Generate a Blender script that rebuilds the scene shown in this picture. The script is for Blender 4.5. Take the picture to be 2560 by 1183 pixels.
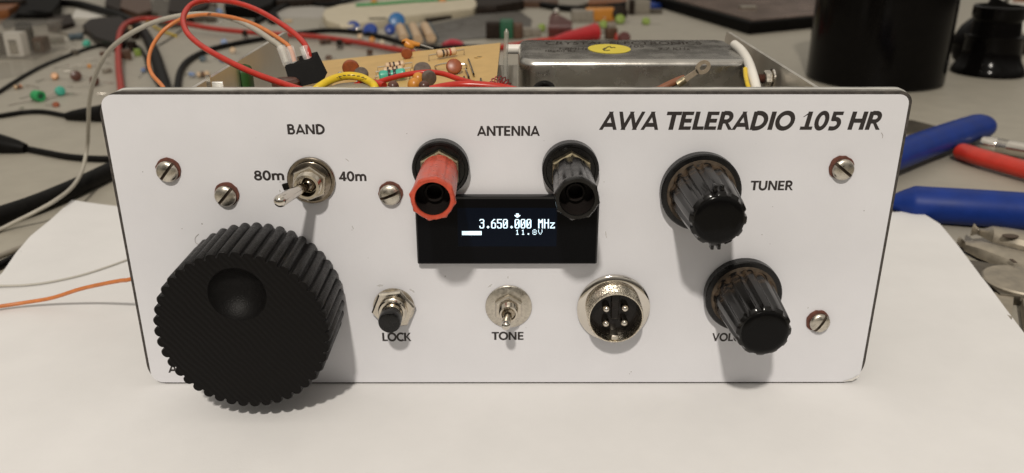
import bpy, bmesh, math, random
from mathutils import Matrix, Vector
random.seed(7)
MM = 0.001
sc = bpy.context.scene
for o in list(bpy.data.objects):
    bpy.data.objects.remove(o)

# ------------------------------------------------------------------ camera
FPX, CX, CY = 2109.58, 1280.0, 591.5          # focal length and centre, in pixels of the 2560 x 1183 photograph
CAM = Vector((1.529, -226.596, 140.512))      # millimetres
PITCH = 0.38398
YAW = 0.00147
fwd = Vector((math.sin(YAW)*math.cos(PITCH), math.cos(YAW)*math.cos(PITCH), -math.sin(PITCH)))
right = Vector((math.cos(YAW), -math.sin(YAW), 0))
down = fwd.cross(right)
cam_d = bpy.data.cameras.new('camera')
cam = bpy.data.objects.new('camera', cam_d)
sc.collection.objects.link(cam)
cam.matrix_world = Matrix((( right.x, -down.x, -fwd.x, CAM.x*MM), (right.y, -down.y, -fwd.y, CAM.y*MM),
                           (right.z, -down.z, -fwd.z, CAM.z*MM), (0, 0, 0, 1)))
cam_d.sensor_width = 36.0
cam_d.lens = FPX/2560*36.0
cam_d.clip_start = 0.01
cam_d.clip_end = 20
cam_d.dof.use_dof = True
cam_d.dof.focus_distance = 0.239
cam_d.dof.aperture_fstop = 18.5
sc.camera = cam

# ------------------------------------------------------------------ world and lamp
world = bpy.data.worlds.new('World'); sc.world = world; world.use_nodes = True
nt = world.node_tree; nt.nodes.clear()
out = nt.nodes.new('ShaderNodeOutputWorld'); bg = nt.nodes.new('ShaderNodeBackground')
tc = nt.nodes.new('ShaderNodeTexCoord'); sep = nt.nodes.new('ShaderNodeSeparateXYZ')
ramp = nt.nodes.new('ShaderNodeValToRGB'); mp = nt.nodes.new('ShaderNodeMapRange')
nz = nt.nodes.new('ShaderNodeTexNoise'); nz.inputs['Scale'].default_value = 2.2; nz.inputs['Detail'].default_value = 2
mul = nt.nodes.new('ShaderNodeMix'); mul.data_type = 'RGBA'; mul.blend_type = 'MULTIPLY'; mul.inputs[0].default_value = 1.0
nr = nt.nodes.new('ShaderNodeValToRGB')
nr.color_ramp.elements[0].position = 0.35; nr.color_ramp.elements[0].color = (0.55, 0.52, 0.48, 1)
nr.color_ramp.elements[1].position = 0.65; nr.color_ramp.elements[1].color = (1.25, 1.25, 1.25, 1)
mp.inputs[1].default_value = -1; mp.inputs[2].default_value = 1
cr = ramp.color_ramp                            # a dim room: darker walls, a pale lit ceiling
cr.elements[0].position = 0.0; cr.elements[0].color = (0.03, 0.027, 0.024, 1)
cr.elements[1].position = 1.0; cr.elements[1].color = (0.62, 0.585, 0.53, 1)
for p, c in ((0.45, (0.045, 0.041, 0.036)), (0.58, (0.095, 0.088, 0.078)), (0.74, (0.42, 0.40, 0.365))):
    e = cr.elements.new(p); e.color = (*c, 1)
L = nt.links.new
L(tc.outputs['Generated'], sep.inputs[0]); L(sep.outputs['Z'], mp.inputs[0]); L(mp.outputs[0], ramp.inputs[0])
L(tc.outputs['Generated'], nz.inputs['Vector']); L(nz.outputs[0], nr.inputs[0])
L(ramp.outputs[0], mul.inputs[6]); L(nr.outputs[0], mul.inputs[7]); L(mul.outputs[2], bg.inputs[0])
bg.inputs[1].default_value = 1.2
L(bg.outputs[0], out.inputs[0])

lamp_d = bpy.data.lights.new('ceiling_lamp', 'AREA'); lamp_d.shape = 'DISK'; lamp_d.size = 0.075
lamp_d.energy = 17.8; lamp_d.color = (1.0, 0.93, 0.835)
lamp = bpy.data.objects.new('ceiling_lamp', lamp_d); sc.collection.objects.link(lamp)
lamp.location = (-0.13, -1.02, 1.16)
lamp.rotation_euler = (Vector((0, 0.05, 0.04)) - lamp.location).to_track_quat('-Z', 'Y').to_euler()

vs = sc.view_settings
vs.view_transform = 'Standard'; vs.look = 'None'; vs.exposure = 0.0; vs.gamma = 1.0; vs.use_curve_mapping = False
sc.cycles.max_bounces = 10; sc.cycles.transparent_max_bounces = 16; sc.cycles.caustics_refractive = False
sc.cycles.caustics_reflective = False; sc.cycles.use_denoising = True

# ------------------------------------------------------------------ pixel -> place
def ray(px, py):
    return right*((px-CX)/FPX) + down*((py-CY)/FPX) + fwd
def onY(px, py, Y=0.0):
    d = ray(px, py); return CAM + d*((Y-CAM.y)/d.y)
ZT = -0.9        # top of the desk, mm (the paper lies on it)
def onZ(px, py, Z=ZT):
    d = ray(px, py); return CAM + d*((Z-CAM.z)/d.z)
def pan(px, py):
    p = onY(px, py, 0.0); return p.x, p.z

# ------------------------------------------------------------------ materials
def lin(c):
    if isinstance(c, str):
        c = [int(c[i:i+2], 16)/255 for i in (0, 2, 4)]
        c = [x/12.92 if x <= 0.04045 else ((x+0.055)/1.055)**2.4 for x in c]
    return tuple(c)
MATS = {}
def mat(name, col, rough=0.5, metal=0.0, var=0.0, scale=300.0, bump=0.0, bscale=None, col2=None, spec=0.5,
        trans=0.0, alpha=1.0, emit=0.0, ior=1.45, coat=0.0, rvar=0.0, stretch=None, sub=0.0):
    if name in MATS: return MATS[name]
    m = bpy.data.materials.new(name); m.use_nodes = True; t = m.node_tree
    b = t.nodes['Principled BSDF']
    c = lin(col)
    b.inputs['Base Color'].default_value = (*c, 1); b.inputs['Roughness'].default_value = rough
    b.inputs['Metallic'].default_value = metal; b.inputs['Specular IOR Level'].default_value = spec
    b.inputs['Transmission Weight'].default_value = trans; b.inputs['Alpha'].default_value = alpha
    b.inputs['IOR'].default_value = ior; b.inputs['Coat Weight'].default_value = coat
    if emit:
        b.inputs['Emission Color'].default_value = (*c, 1); b.inputs['Emission Strength'].default_value = emit
    if var or bump or rvar or col2:
        co = t.nodes.new('ShaderNodeTexCoord'); src = co.outputs['Object']
        if stretch:
            mpn = t.nodes.new('ShaderNodeMapping'); mpn.inputs['Scale'].default_value = stretch
            t.links.new(src, mpn.inputs['Vector']); src = mpn.outputs[0]
        n = t.nodes.new('ShaderNodeTexNoise'); n.inputs['Scale'].default_value = scale; n.inputs['Detail'].default_value = 5
        n.inputs['Roughness'].default_value = 0.6
        t.links.new(src, n.inputs['Vector'])
        if var or col2:
            r = t.nodes.new('ShaderNodeValToRGB'); r.color_ramp.elements[0].position = 0.3; r.color_ramp.elements[1].position = 0.7
            ca = lin(col2) if col2 else tuple(x*(1-var) for x in c)
            cb = c if col2 else tuple(min(1, x*(1+var)) for x in c)
            r.color_ramp.elements[0].color = (*ca, 1); r.color_ramp.elements[1].color = (*cb, 1)
            t.links.new(n.outputs[0], r.inputs[0]); t.links.new(r.outputs[0], b.inputs['Base Color'])
        if rvar:
            q = t.nodes.new('ShaderNodeMapRange'); q.inputs[1].default_value = .3; q.inputs[2].default_value = .7
            q.inputs[3].default_value = max(0, rough-rvar); q.inputs[4].default_value = min(1, rough+rvar)
            t.links.new(n.outputs[0], q.inputs[0]); t.links.new(q.outputs[0], b.inputs['Roughness'])
        if bump:
            n2 = t.nodes.new('ShaderNodeTexNoise'); n2.inputs['Scale'].default_value = bscale or scale*3; n2.inputs['Detail'].default_value = 4
            t.links.new(src, n2.inputs['Vector'])
            bp = t.nodes.new('ShaderNodeBump'); bp.inputs['Strength'].default_value = bump; bp.inputs['Distance'].default_value = 0.0003
            t.links.new(n2.outputs[0], bp.inputs['Height']); t.links.new(bp.outputs[0], b.inputs['Normal'])
    MATS[name] = m
    return m

M = dict(
    desk=mat('desk_laminate', (0.345, 0.318, 0.262), 0.5, var=0.06, scale=60, bump=0.12, bscale=900),
    paper=mat('paper', (0.682, 0.672, 0.664), 0.75, var=0.03, scale=40, bump=0.1, bscale=1500, spec=0.3),
    label=mat('label_paper', (0.65, 0.649, 0.675), 0.5, var=0.035, scale=28, rvar=.12, bump=0.08, bscale=1200, spec=0.35),
    ink=mat('ink', (0.024, 0.019, 0.018), 0.6, var=0.25, scale=2500),
    alu=mat('aluminium', (0.90, 0.88, 0.83), 0.42, 1.0, var=0.12, scale=300, bump=0.3, bscale=900, rvar=0.14, stretch=(.25, 1, 1)),
    aluplate=mat('aluminium_plate', (0.72, 0.69, 0.63), 0.42, 1.0, var=0.08, scale=90, rvar=0.08, bump=.04, bscale=700),
    edge=mat('dark_worn_edge', (0.05, 0.043, 0.038), 0.6, 0.0, var=0.5, scale=700, bump=0.4, bscale=2500),
    nickel=mat('nickel', (0.58, 0.53, 0.45), 0.18, 1.0, var=0.15, scale=900, rvar=0.08),
    nickeldull=mat('nickel_dull', (0.56, 0.52, 0.45), 0.33, 1.0, var=0.22, scale=800, rvar=0.1, bump=.05, bscale=2500),
    thread=mat('worn_thread', (0.62, 0.565, 0.47), 0.24, 1.0, var=.35, scale=1400, bump=.4, bscale=2600, rvar=.1),
    insert=mat('brown_black_insert', (0.008, 0.006, 0.005), 0.2, spec=.3, var=.3, scale=500),
    chrome=mat('chrome', (0.66, 0.62, 0.56), 0.10, 1.0, rvar=0.04, scale=900),
    darknickel=mat('dark_nickel', (0.24, 0.205, 0.165), 0.2, 1.0, var=0.25, scale=900),
    brass=mat('tarnished_brass', (0.42, 0.36, 0.24), 0.34, 1.0, var=0.3, scale=700, rvar=.1),
    fibre=mat('red_fibre', (0.125, 0.047, 0.032), 0.75, var=0.3, scale=900),
    slot=mat('slot_dark', (0.07, 0.05, 0.035), 0.8, var=0.3, scale=2000),  # dark brown of the screw slot floors and cutter notches
    knob=mat('black_print_plastic', (0.0048, 0.0044, 0.0042), 0.38, var=0.5, scale=900, bump=0.75, bscale=2400, spec=0.36, rvar=.14),
    bake=mat('black_bakelite', (0.0035, 0.0033, 0.0033), 0.16, spec=0.14, rvar=0.06, scale=600),
    skirt=mat('black_skirt_plastic', (0.006, 0.0058, 0.006), 0.28, spec=.38, rvar=0.08, scale=500, var=.3),
    redcap=mat('red_plastic', (0.47, 0.068, 0.036), 0.34, var=0.2, scale=420, rvar=.1, bump=.06, bscale=1500),
    blackcap=mat('black_cap_plastic', (0.0075, 0.007, 0.0068), 0.22, spec=.4, var=0.4, scale=500, rvar=.1),
    socket=mat('socket_dark', (0.004, 0.0036, 0.0036), 0.4, spec=.08),
    lining=mat('cap_lining', (0.016, 0.013, 0.012), 0.4, spec=.15),
    glassblack=mat('display_glass', (0.0018, 0.0018, 0.0026), 0.08, spec=0.10),
    oled=mat('display_active', (0.0015, 0.0035, 0.009), 0.14, spec=.1, emit=.12),
    lit=mat('display_lit', (0.66, 0.87, 1.0), 0.5, emit=1.05),
    yellow=mat('yellow_insulation', (0.62, 0.43, 0.02), 0.35, var=0.12, scale=500),
    redwire=mat('red_insulation', (0.42, 0.024, 0.013), 0.28, var=0.15, scale=300),
    redfat=mat('red_lead_rubber', (0.36, 0.03, 0.019), 0.42, var=0.15, scale=150),
    orange=mat('orange_insulation', (0.54, 0.175, 0.05), 0.38, var=0.12, scale=300),
    grey=mat('grey_insulation', (0.37, 0.345, 0.29), 0.42, var=0.08, scale=300),
    black=mat('black_rubber', (0.005, 0.0045, 0.004), 0.5, var=0.3, scale=300, spec=.13),
    blackgloss=mat('black_gloss', (0.003, 0.0026, 0.0024), 0.14, var=0.2, scale=200, spec=.13),
    blackmatte=mat('black_matte', (0.004, 0.0035, 0.003), 0.55, var=0.3, scale=200, spec=.06),
    blackplug=mat('black_plug', (0.004, 0.0036, 0.0034), 0.6, var=0.3, scale=900, spec=.15),
    white=mat('white_plastic', (0.70, 0.67, 0.61), 0.4, var=0.04, scale=200),
    cream=mat('cream_plastic', (0.60, 0.53, 0.39), 0.5, var=0.06, scale=80),
    pcb=mat('phenolic_board', (0.55, 0.36, 0.135), 0.42, var=0.08, scale=120, bump=.05, bscale=900),
    pcbedge=mat('phenolic_edge', (0.13, 0.085, 0.05), 0.7, var=.2, scale=800),
    can=mat('steel_can', (0.46, 0.44, 0.405), 0.27, 1.0, var=0.1, scale=120, rvar=0.09, bump=.03, bscale=800),
    canprint=mat('can_print', (0.03, 0.024, 0.02), 0.7, spec=.1),
    sticker=mat('yellow_sticker', (0.62, 0.50, 0.045), 0.5, var=0.05, scale=200),
    ceramic=mat('brown_ceramic', (0.24, 0.062, 0.022), 0.35, var=0.25, scale=700),
    darkceramic=mat('dark_brown_ceramic', (0.085, 0.036, 0.025), 0.3, var=0.3, scale=500),
    greycap=mat('grey_brown_cap', (0.10, 0.075, 0.06), 0.35, var=.3, scale=600),
    tantal=mat('orange_tantalum', (0.52, 0.21, 0.03), 0.35, var=0.15, scale=600),
    tan=mat('tan_resistor', (0.56, 0.40, 0.25), 0.4, var=0.08, scale=600),
    teal=mat('teal_component', (0.06, 0.37, 0.27), 0.35, var=0.15, scale=500),
    green=mat('green_plastic', (0.03, 0.30, 0.10), 0.4, var=0.12, scale=400),
    dgreen=mat('dark_green', (0.02, 0.10, 0.05), 0.45, var=.3, scale=400),
    blue=mat('blue_epoxy', (0.015, 0.05, 0.26), 0.3, var=0.2, scale=400),
    lblue=mat('light_blue_epoxy', (0.02, 0.14, 0.36), 0.3, var=0.2, scale=400),
    pblue=mat('pale_blue_epoxy', (0.19, 0.27, 0.46), 0.4, var=0.2, scale=400),
    slate=mat('slate_blue', (0.06, 0.085, 0.10), 0.4, var=.2, scale=400),
    band_b=mat('band_black', (0.02, 0.016, 0.014), 0.4), band_r=mat('band_red', (0.35, 0.05, 0.02), 0.4),
    band_o=mat('band_brown', (0.12, 0.05, 0.025), 0.4),
    lead=mat('tinned_lead', (0.60, 0.56, 0.50), 0.25, 1.0),
    copper=mat('enamel_copper', (0.42, 0.10, 0.10), 0.28, 0.7, var=0.2, scale=900),
    coil=mat('bare_copper', (0.60, 0.26, 0.13), 0.3, 1.0),
    clear=mat('clear_sleeve', (0.86, 0.84, 0.80), 0.16, trans=0.0, alpha=0.33),
    acryl=mat('clear_acrylic', (0.42, 0.39, 0.34), 0.12, alpha=0.16),
    smoke=mat('smoked_plastic', (0.02, 0.015, 0.013), 0.3, spec=.08, alpha=0.93),
    antistatic=mat('antistatic_film', (0.115, 0.105, 0.092), 0.3, var=.12, scale=60, alpha=0.9, bump=.5, bscale=120),
    pliersblue=mat('blue_dipped_grip', (0.006, 0.028, 0.185), 0.46, spec=.3, var=0.15, scale=100, rvar=.05, bump=.03, bscale=400),
    redgrip=mat('red_grip', (0.50, 0.035, 0.02), 0.35, var=0.1, scale=150),
    redboot=mat('red_clip_boot', (0.40, 0.018, 0.022), 0.38, var=.15, scale=150),
    steel=mat('tool_steel', (0.40, 0.355, 0.285), 0.48, 0.75, var=0.15, scale=200, rvar=.1, bump=.08, bscale=900),
    darksteel=mat('dark_tool_steel', (0.20, 0.175, 0.14), 0.45, 1.0, var=0.2, scale=200),
    dred=mat('dark_red_plastic', (0.085, 0.018, 0.014), 0.35, var=.2, scale=200),
    brown=mat('brown_clutter', (0.085, 0.043, 0.024), 0.5, var=.3, scale=200),
    dbrown=mat('dark_brown', (0.024, 0.017, 0.013), 0.5, var=.3, scale=120, spec=.1),
    obrown=mat('orange_brown', (0.21, 0.075, 0.022), 0.45, var=.25, scale=120),
    greyd=mat('grey_dark', (0.095, 0.083, 0.066), 0.5, var=.3, scale=150, spec=.2),
    greyp=mat('grey_plastic', (0.24, 0.215, 0.175), 0.45, var=.12, scale=200),
    lime=mat('lime_leafy', (0.22, 0.30, 0.06), 0.5, var=.3, scale=300),
    trayface=mat('tray_gloss', (0.13, 0.085, 0.065), 0.22, var=0.25, scale=30, rvar=.08),
    marker=mat('marker_ink', (0.06, 0.05, 0.02), 0.6),
    speck=mat('grime_speck', (0.10, 0.07, 0.05), 0.8),
    scuff=mat('rubbed_scuff', (0.66, 0.65, 0.63), 0.3, var=.05, scale=600, alpha=.55),
    graphite=mat('wear_scuff', (0.80, 0.79, 0.75), 0.35),
)
# grime in the flutes and round the foot of the old knobs
def grimy():
    m = bpy.data.materials.new('grimy_bakelite'); m.use_nodes = True; t = m.node_tree; b = t.nodes['Principled BSDF']
    co = t.nodes.new('ShaderNodeTexCoord'); s = t.nodes.new('ShaderNodeSeparateXYZ'); t.links.new(co.outputs['Object'], s.inputs[0])
    n = t.nodes.new('ShaderNodeTexNoise'); n.inputs['Scale'].default_value = 520; n.inputs['Detail'].default_value = 5
    t.links.new(co.outputs['Object'], n.inputs['Vector'])
    r1 = t.nodes.new('ShaderNodeMapRange'); r1.inputs[1].default_value = -0.013; r1.inputs[2].default_value = -0.0035
    b.inputs['Specular IOR Level'].default_value = 0.3
    r1.inputs[3].default_value = 0.0; r1.inputs[4].default_value = 0.75
    t.links.new(s.outputs['Y'], r1.inputs[0])
    mu = t.nodes.new('ShaderNodeMath'); mu.operation = 'MULTIPLY'; t.links.new(r1.outputs[0], mu.inputs[0])
    rn = t.nodes.new('ShaderNodeMapRange'); rn.inputs[1].default_value = .42; rn.inputs[2].default_value = .62
    t.links.new(n.outputs[0], rn.inputs[0]); t.links.new(rn.outputs[0], mu.inputs[1])
    mx = t.nodes.new('ShaderNodeMix'); mx.data_type = 'RGBA'
    mx.inputs[6].default_value = (0.006, 0.0056, 0.0055, 1); mx.inputs[7].default_value = (0.085, 0.055, 0.032, 1)
    t.links.new(mu.outputs[0], mx.inputs[0]); t.links.new(mx.outputs[2], b.inputs['Base Color'])
    rr = t.nodes.new('ShaderNodeMapRange'); rr.inputs[3].default_value = .15; rr.inputs[4].default_value = .6
    t.links.new(mu.outputs[0], rr.inputs[0]); t.links.new(rr.outputs[0], b.inputs['Roughness'])
    return m
M['grimy'] = grimy()
# fine diagonal layer lines on the printed knob's face
def printed():
    m = bpy.data.materials.new('printed_face'); m.use_nodes = True; t = m.node_tree; b = t.nodes['Principled BSDF']
    b.inputs['Base Color'].default_value = (0.0045, 0.004, 0.0038, 1); b.inputs['Roughness'].default_value = 0.45
    b.inputs['Specular IOR Level'].default_value = 0.12
    co = t.nodes.new('ShaderNodeTexCoord'); mpn = t.nodes.new('ShaderNodeMapping'); mpn.inputs['Rotation'].default_value = (0, math.radians(38), 0)
    t.links.new(co.outputs['Object'], mpn.inputs[0])
    w = t.nodes.new('ShaderNodeTexWave'); w.inputs['Scale'].default_value = 210; w.inputs['Distortion'].default_value = 5.0
    w.bands_direction = 'X'; w.inputs['Detail'].default_value = 2; w.inputs['Detail Scale'].default_value = 0.6
    t.links.new(mpn.outputs[0], w.inputs[0])
    n = t.nodes.new('ShaderNodeTexNoise'); n.inputs['Scale'].default_value = 1500; t.links.new(co.outputs['Object'], n.inputs['Vector'])
    ad = t.nodes.new('ShaderNodeMath'); ad.operation = 'ADD'; t.links.new(w.outputs['Fac'], ad.inputs[0]); t.links.new(n.outputs[0], ad.inputs[1])
    bp = t.nodes.new('ShaderNodeBump'); bp.inputs['Strength'].default_value = 0.38; bp.inputs['Distance'].default_value = 0.00016
    t.links.new(ad.outputs[0], bp.inputs['Height']); t.links.new(bp.outputs[0], b.inputs['Normal'])
    return m
M['printed'] = printed()

# ------------------------------------------------------------------ mesh helpers (all lengths in mm)
def frame(origin, w, up=(0, 0, 1)):
    """matrix with local z along w"""
    w = Vector(w).normalized(); up = Vector(up)
    if abs(w.dot(up)) > 0.98: up = Vector((0, 1, 0))
    u = up.cross(w).normalized(); v = w.cross(u)
    o = Vector(origin)
    return Matrix(((u.x, v.x, w.x, o.x), (u.y, v.y, w.y, o.y), (u.z, v.z, w.z, o.z), (0, 0, 0, 1)))
def outm(x, z, y=0.0):
    """frame on the front panel: u right, v up, w towards the viewer"""
    return Matrix(((1, 0, 0, x), (0, 0, -1, y), (0, 1, 0, z), (0, 0, 0, 1)))
ID = Matrix.Identity(4)
class MB:
    def __init__(s): s.v = []; s.f = []; s.m = []
    def add(s, vs, fs, mi=0, mx=ID):
        b = len(s.v); s.v += [mx @ Vector(p) for p in vs]
        s.f += [tuple(b+i for i in f) for f in fs]; s.m += [mi]*len(fs); return s
    def box(s, x0, x1, y0, y1, z0, z1, mx=ID, mi=0, bev=0.0):
        if bev <= 0:
            vs = [(x, y, z) for x in (x0, x1) for y in (y0, y1) for z in (z0, z1)]
            return s.add(vs, [(0, 1, 3, 2), (4, 6, 7, 5), (0, 4, 5, 1), (2, 3, 7, 6), (0, 2, 6, 4), (1, 5, 7, 3)], mi, mx)
        bm = bmesh.new(); bmesh.ops.create_cube(bm, size=1)
        for v in bm.verts:
            v.co = ((x0+x1)/2+v.co.x*(x1-x0), (y0+y1)/2+v.co.y*(y1-y0), (z0+z1)/2+v.co.z*(z1-z0))
        bmesh.ops.bevel(bm, geom=bm.edges[:], offset=bev, segments=3, affect='EDGES', profile=0.5)
        bm.verts.index_update()
        s.add([v.co.copy() for v in bm.verts], [[v.index for v in f.verts] for f in bm.faces], mi, mx); bm.free(); return s
    def lathe(s, prof, mx=ID, n=32, mi=0, rf=None):
        """prof: (r, w) list; open ends with r = 0 close. rf(angle, k) scales the radius"""
        vs, idx = [], []
        for k, (r, w) in enumerate(prof):
            if r <= 1e-6: idx.append([len(vs)]); vs.append((0, 0, w)); continue
            row = []
            for i in range(n):
                a = 2*math.pi*i/n; q = r*(rf(a, k) if rf else 1.0)
                row.append(len(vs)); vs.append((q*math.cos(a), q*math.sin(a), w))
            idx.append(row)
        fs = []
        for a, b in zip(idx, idx[1:]):
            for i in range(n):
                j = (i+1) % n
                if len(a) == 1 and len(b) == 1: break
                if len(a) == 1: fs.append((a[0], b[i], b[j]))
                elif len(b) == 1: fs.append((a[i], a[j], b[0]))
                else: fs.append((a[i], a[j], b[j], b[i]))
        return s.add(vs, fs, mi, mx)
    def prism(s, pts, w0, w1, mx=ID, mi=0, bev=0.0):
        n = len(pts)
        area = sum(pts[i][0]*pts[(i+1) % n][1]-pts[(i+1) % n][0]*pts[i][1] for i in range(n))
        if area < 0: pts = pts[::-1]
        if w1 < w0: w0, w1 = w1, w0
        rings = [(1.0, w0), (1.0, w1)]
        if bev:
            cx = sum(p[0] for p in pts)/n; cy = sum(p[1] for p in pts)/n
            R = max(math.hypot(p[0]-cx, p[1]-cy) for p in pts); k = 1-bev/R
            rings = [(k, w0), (1, w0+bev), (1, w1-bev), (k, w1)]
            vs = [(cx+(p[0]-cx)*q, cy+(p[1]-cy)*q, w) for q, w in rings for p in pts]
        else: vs = [(p[0], p[1], w) for q, w in rings for p in pts]
        fs = [tuple(range(n))[::-1], tuple(range((len(rings)-1)*n, len(rings)*n))]
        for r in range(len(rings)-1):
            for i in range(n):
                j = (i+1) % n; fs.append((r*n+i, r*n+j, (r+1)*n+j, (r+1)*n+i))
        return s.add(vs, fs, mi, mx)
    def tube(s, pts, r, n=10, mi=0, cap=True, sub=6, straight=False):
        P = [Vector(p) for p in pts]
        if not straight and len(P) > 2:
            Q = []
            ext = [P[0]*2-P[1]] + P + [P[-1]*2-P[-2]]
            for i in range(1, len(ext)-2):
                a, b, c, d = ext[i-1:i+3]
                for k in range(sub):
                    t = k/sub
                    Q.append(0.5*((2*b)+(c-a)*t+(2*a-5*b+4*c-d)*t*t+(3*b-a-3*c+d)*t**3))
            Q.append(P[-1]); P = Q
        rad = r if callable(r) else (lambda t: r)
        T = [(P[min(i+1, len(P)-1)]-P[max(i-1, 0)]).normalized() for i in range(len(P))]
        u = T[0].orthogonal().normalized(); vs = []
        for i, p in enumerate(P):
            u = (u - T[i]*u.dot(T[i])).normalized(); v = T[i].cross(u); q = rad(i/(len(P)-1))
            for k in range(n):
                a = 2*math.pi*k/n; vs.append(p+u*q*math.cos(a)+v*q*math.sin(a))
        fs = [(i*n+k, i*n+(k+1) % n, (i+1)*n+(k+1) % n, (i+1)*n+k) for i in range(len(P)-1) for k in range(n)]
        if cap: fs += [tuple(range(n))[::-1], tuple(range((len(P)-1)*n, len(P)*n))]
        return s.add(vs, fs, mi)
    def loft(s, secs, mi=0, cap=True):
        n = len(secs[0]); vs = [p for q in secs for p in q]
        fs = [(i*n+k, i*n+(k+1) % n, (i+1)*n+(k+1) % n, (i+1)*n+k) for i in range(len(secs)-1) for k in range(n)]
        if cap: fs += [tuple(range(n))[::-1], tuple(range((len(secs)-1)*n, len(secs)*n))]
        return s.add(vs, fs, mi)
    def ball(s, c, r, sx=1, sy=1, sz=1, mx=ID, n=20, mi=0):
        prof = [(r*math.sin(math.pi*i/10), -r*math.cos(math.pi*i/10)) for i in range(11)]
        return s.lathe([(a if 0 < i < 10 else 0, w) for i, (a, w) in enumerate(prof)], mx @ Matrix.Translation(c) @ Matrix.Diagonal((sx, sy, sz, 1)), n, mi)
    def build(s, name, mats, parent=None, angle=38):
        me = bpy.data.meshes.new(name)
        off = Vector((0, 0, 0)); o = parent
        while o is not None: off += o.location; o = o.parent
        me.from_pydata([(p*MM-off) for p in s.v], [], s.f)
        if not isinstance(mats, (list, tuple)): mats = [mats]
        for m in mats: me.materials.append(m)
        me.polygons.foreach_set('material_index', s.m)
        bm = bmesh.new(); bm.from_mesh(me); bmesh.ops.recalc_face_normals(bm, faces=bm.faces); bm.to_mesh(me); bm.free()
        me.polygons.foreach_set('use_smooth', [True]*len(me.polygons))
        me.set_sharp_from_angle(angle=math.radians(angle)); me.update()
        ob = bpy.data.objects.new(name, me); sc.collection.objects.link(ob)
        if parent is not None: ob.parent = parent
        return ob
def tag(o, label, cat, group=None, kind=None):
    if label: o['label'] = label
    if cat: o['category'] = cat
    if group: o['group'] = group
    if kind: o['kind'] = kind
    return o
def thing(name, label, cat, loc=(0, 0, 0), rot=(0, 0, 0), group=None):
    o = bpy.data.objects.new(name, None); sc.collection.objects.link(o); o.empty_display_size = 0.01
    o.location = Vector(loc)*MM; o.rotation_euler = rot
    return tag(o, label, cat, group)
def rrect(x0, x1, y0, y1, rs, n=6):
    """rounded rectangle outline; rs = radii bl, br, tr, tl"""
    P = []
    for (cx, cy, a0, r) in ((x0+rs[0], y0+rs[0], 180, rs[0]), (x1-rs[1], y0+rs[1], 270, rs[1]), (x1-rs[2], y1-rs[2], 0, rs[2]), (x0+rs[3], y1-rs[3], 90, rs[3])):
        for i in range(n+1):
            a = math.radians(a0+90*i/n); P.append((cx+r*math.cos(a), cy+r*math.sin(a)))
    return P
def circ(r, n=24, cx=0, cy=0, a0=0): return [(cx+r*math.cos(a0+2*math.pi*i/n), cy+r*math.sin(a0+2*math.pi*i/n)) for i in range(n)]
def hexa(r, rot=0): return circ(r, 6, a0=math.radians(rot))

# ------------------------------------------------------------------ setting
db = MB(); db.box(-900, 900, -400, 1700, ZT-0.06-25, ZT-0.06)
tag(db.build('desk', M['desk']), None, None, kind='structure')['label'] = 'pale grey laminate desk under the radio'

def sheet(name, outline, label, base, lift, m, nx=60, ny=40):
    """thin paper sheet from a 4-sided outline of edge polylines; lift(u, v) raises it"""
    l, r = outline                     # left and right edge polylines, front to back, as (x, y)
    def ev(poly, t):
        f = t*(len(poly)-1); i = min(int(f), len(poly)-2); k = f-i
        return (poly[i][0]*(1-k)+poly[i+1][0]*k, poly[i][1]*(1-k)+poly[i+1][1]*k)
    vs, fs = [], []
    for k in (0, 1):
        for j in range(ny+1):
            a, b = ev(l, j/ny), ev(r, j/ny)
            for i in range(nx+1):
                t = i/nx; x, y = a[0]*(1-t)+b[0]*t, a[1]*(1-t)+b[1]*t; vs.append((x, y, base+lift(x, y)-0.1*k))
    N = (nx+1)*(ny+1)
    for j in range(ny):
        for i in range(nx):
            q = j*(nx+1)+i; fs.append((q, q+1, q+nx+2, q+nx+1)); fs.append((N+q, N+q+nx+1, N+q+nx+2, N+q+1))
    ring = [i for i in range(nx+1)]+[j*(nx+1)+nx for j in range(1, ny+1)]+[ny*(nx+1)+i for i in range(nx-1, -1, -1)]+[j*(nx+1) for j in range(ny-1, 0, -1)]
    for a, b in zip(ring, ring[1:]+ring[:1]): fs.append((a, N+a, N+b, b))
    return tag(MB().add(vs, fs).build(name, m), label, 'paper')
def lift_at(x, y):
    """height of the sheets above the desk: edges curl up over the cables and tools, faint waves away from the radio"""
    e = max(0.0, (x-95)/105.0); w = max(0.0, (-160-x)/55.0)
    far = min(1.0, max(0.0, max(abs(x)-116, -y-4, y-116)/45.0))
    return 6.5*e*e*min(1.0, max(.35, (y+60)/120.0)) + 4.8*min(w, 1.4)**2 + far*.30*(1+math.sin(x/27.0+y/61.0)*math.sin(y/33.0-x/90.0))
def edge(pts, dz=0.1, inset=0.0):
    out_ = []
    for p in pts:
        if p[0] == 'mm': out_.append((p[1]+inset, p[2])); continue
        q = onZ(*p, ZT)
        for _ in range(12): q = onZ(*p, ZT+dz+lift_at(q.x, q.y))
        out_.append((q.x+inset, q.y))
    return out_
Lp = edge([('mm', -196, -140), ('mm', -199, 0), (0, 690), (40, 632), (76, 590), (128, 548), (180, 500)])
Rp = edge([('mm', 172, -140), (2560, 832), (2452, 690), (2395, 614), (2350, 560), (2296, 526)])
sheet('paper_sheet', (Lp, Rp), 'large white sheet of paper, the lower one, its back corners showing past the radio', ZT+0.1, lift_at, M['paper'])
Lq = edge([('mm', -196, -140), ('mm', -199, 0), (0, 692), (40, 635), (76, 593), (126, 551)], .35, 1.0)
Rq = edge([('mm', 172, -140), (2560, 836), (2452, 694), (2395, 618), (2382, 602)], .35, -1.0)
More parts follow.
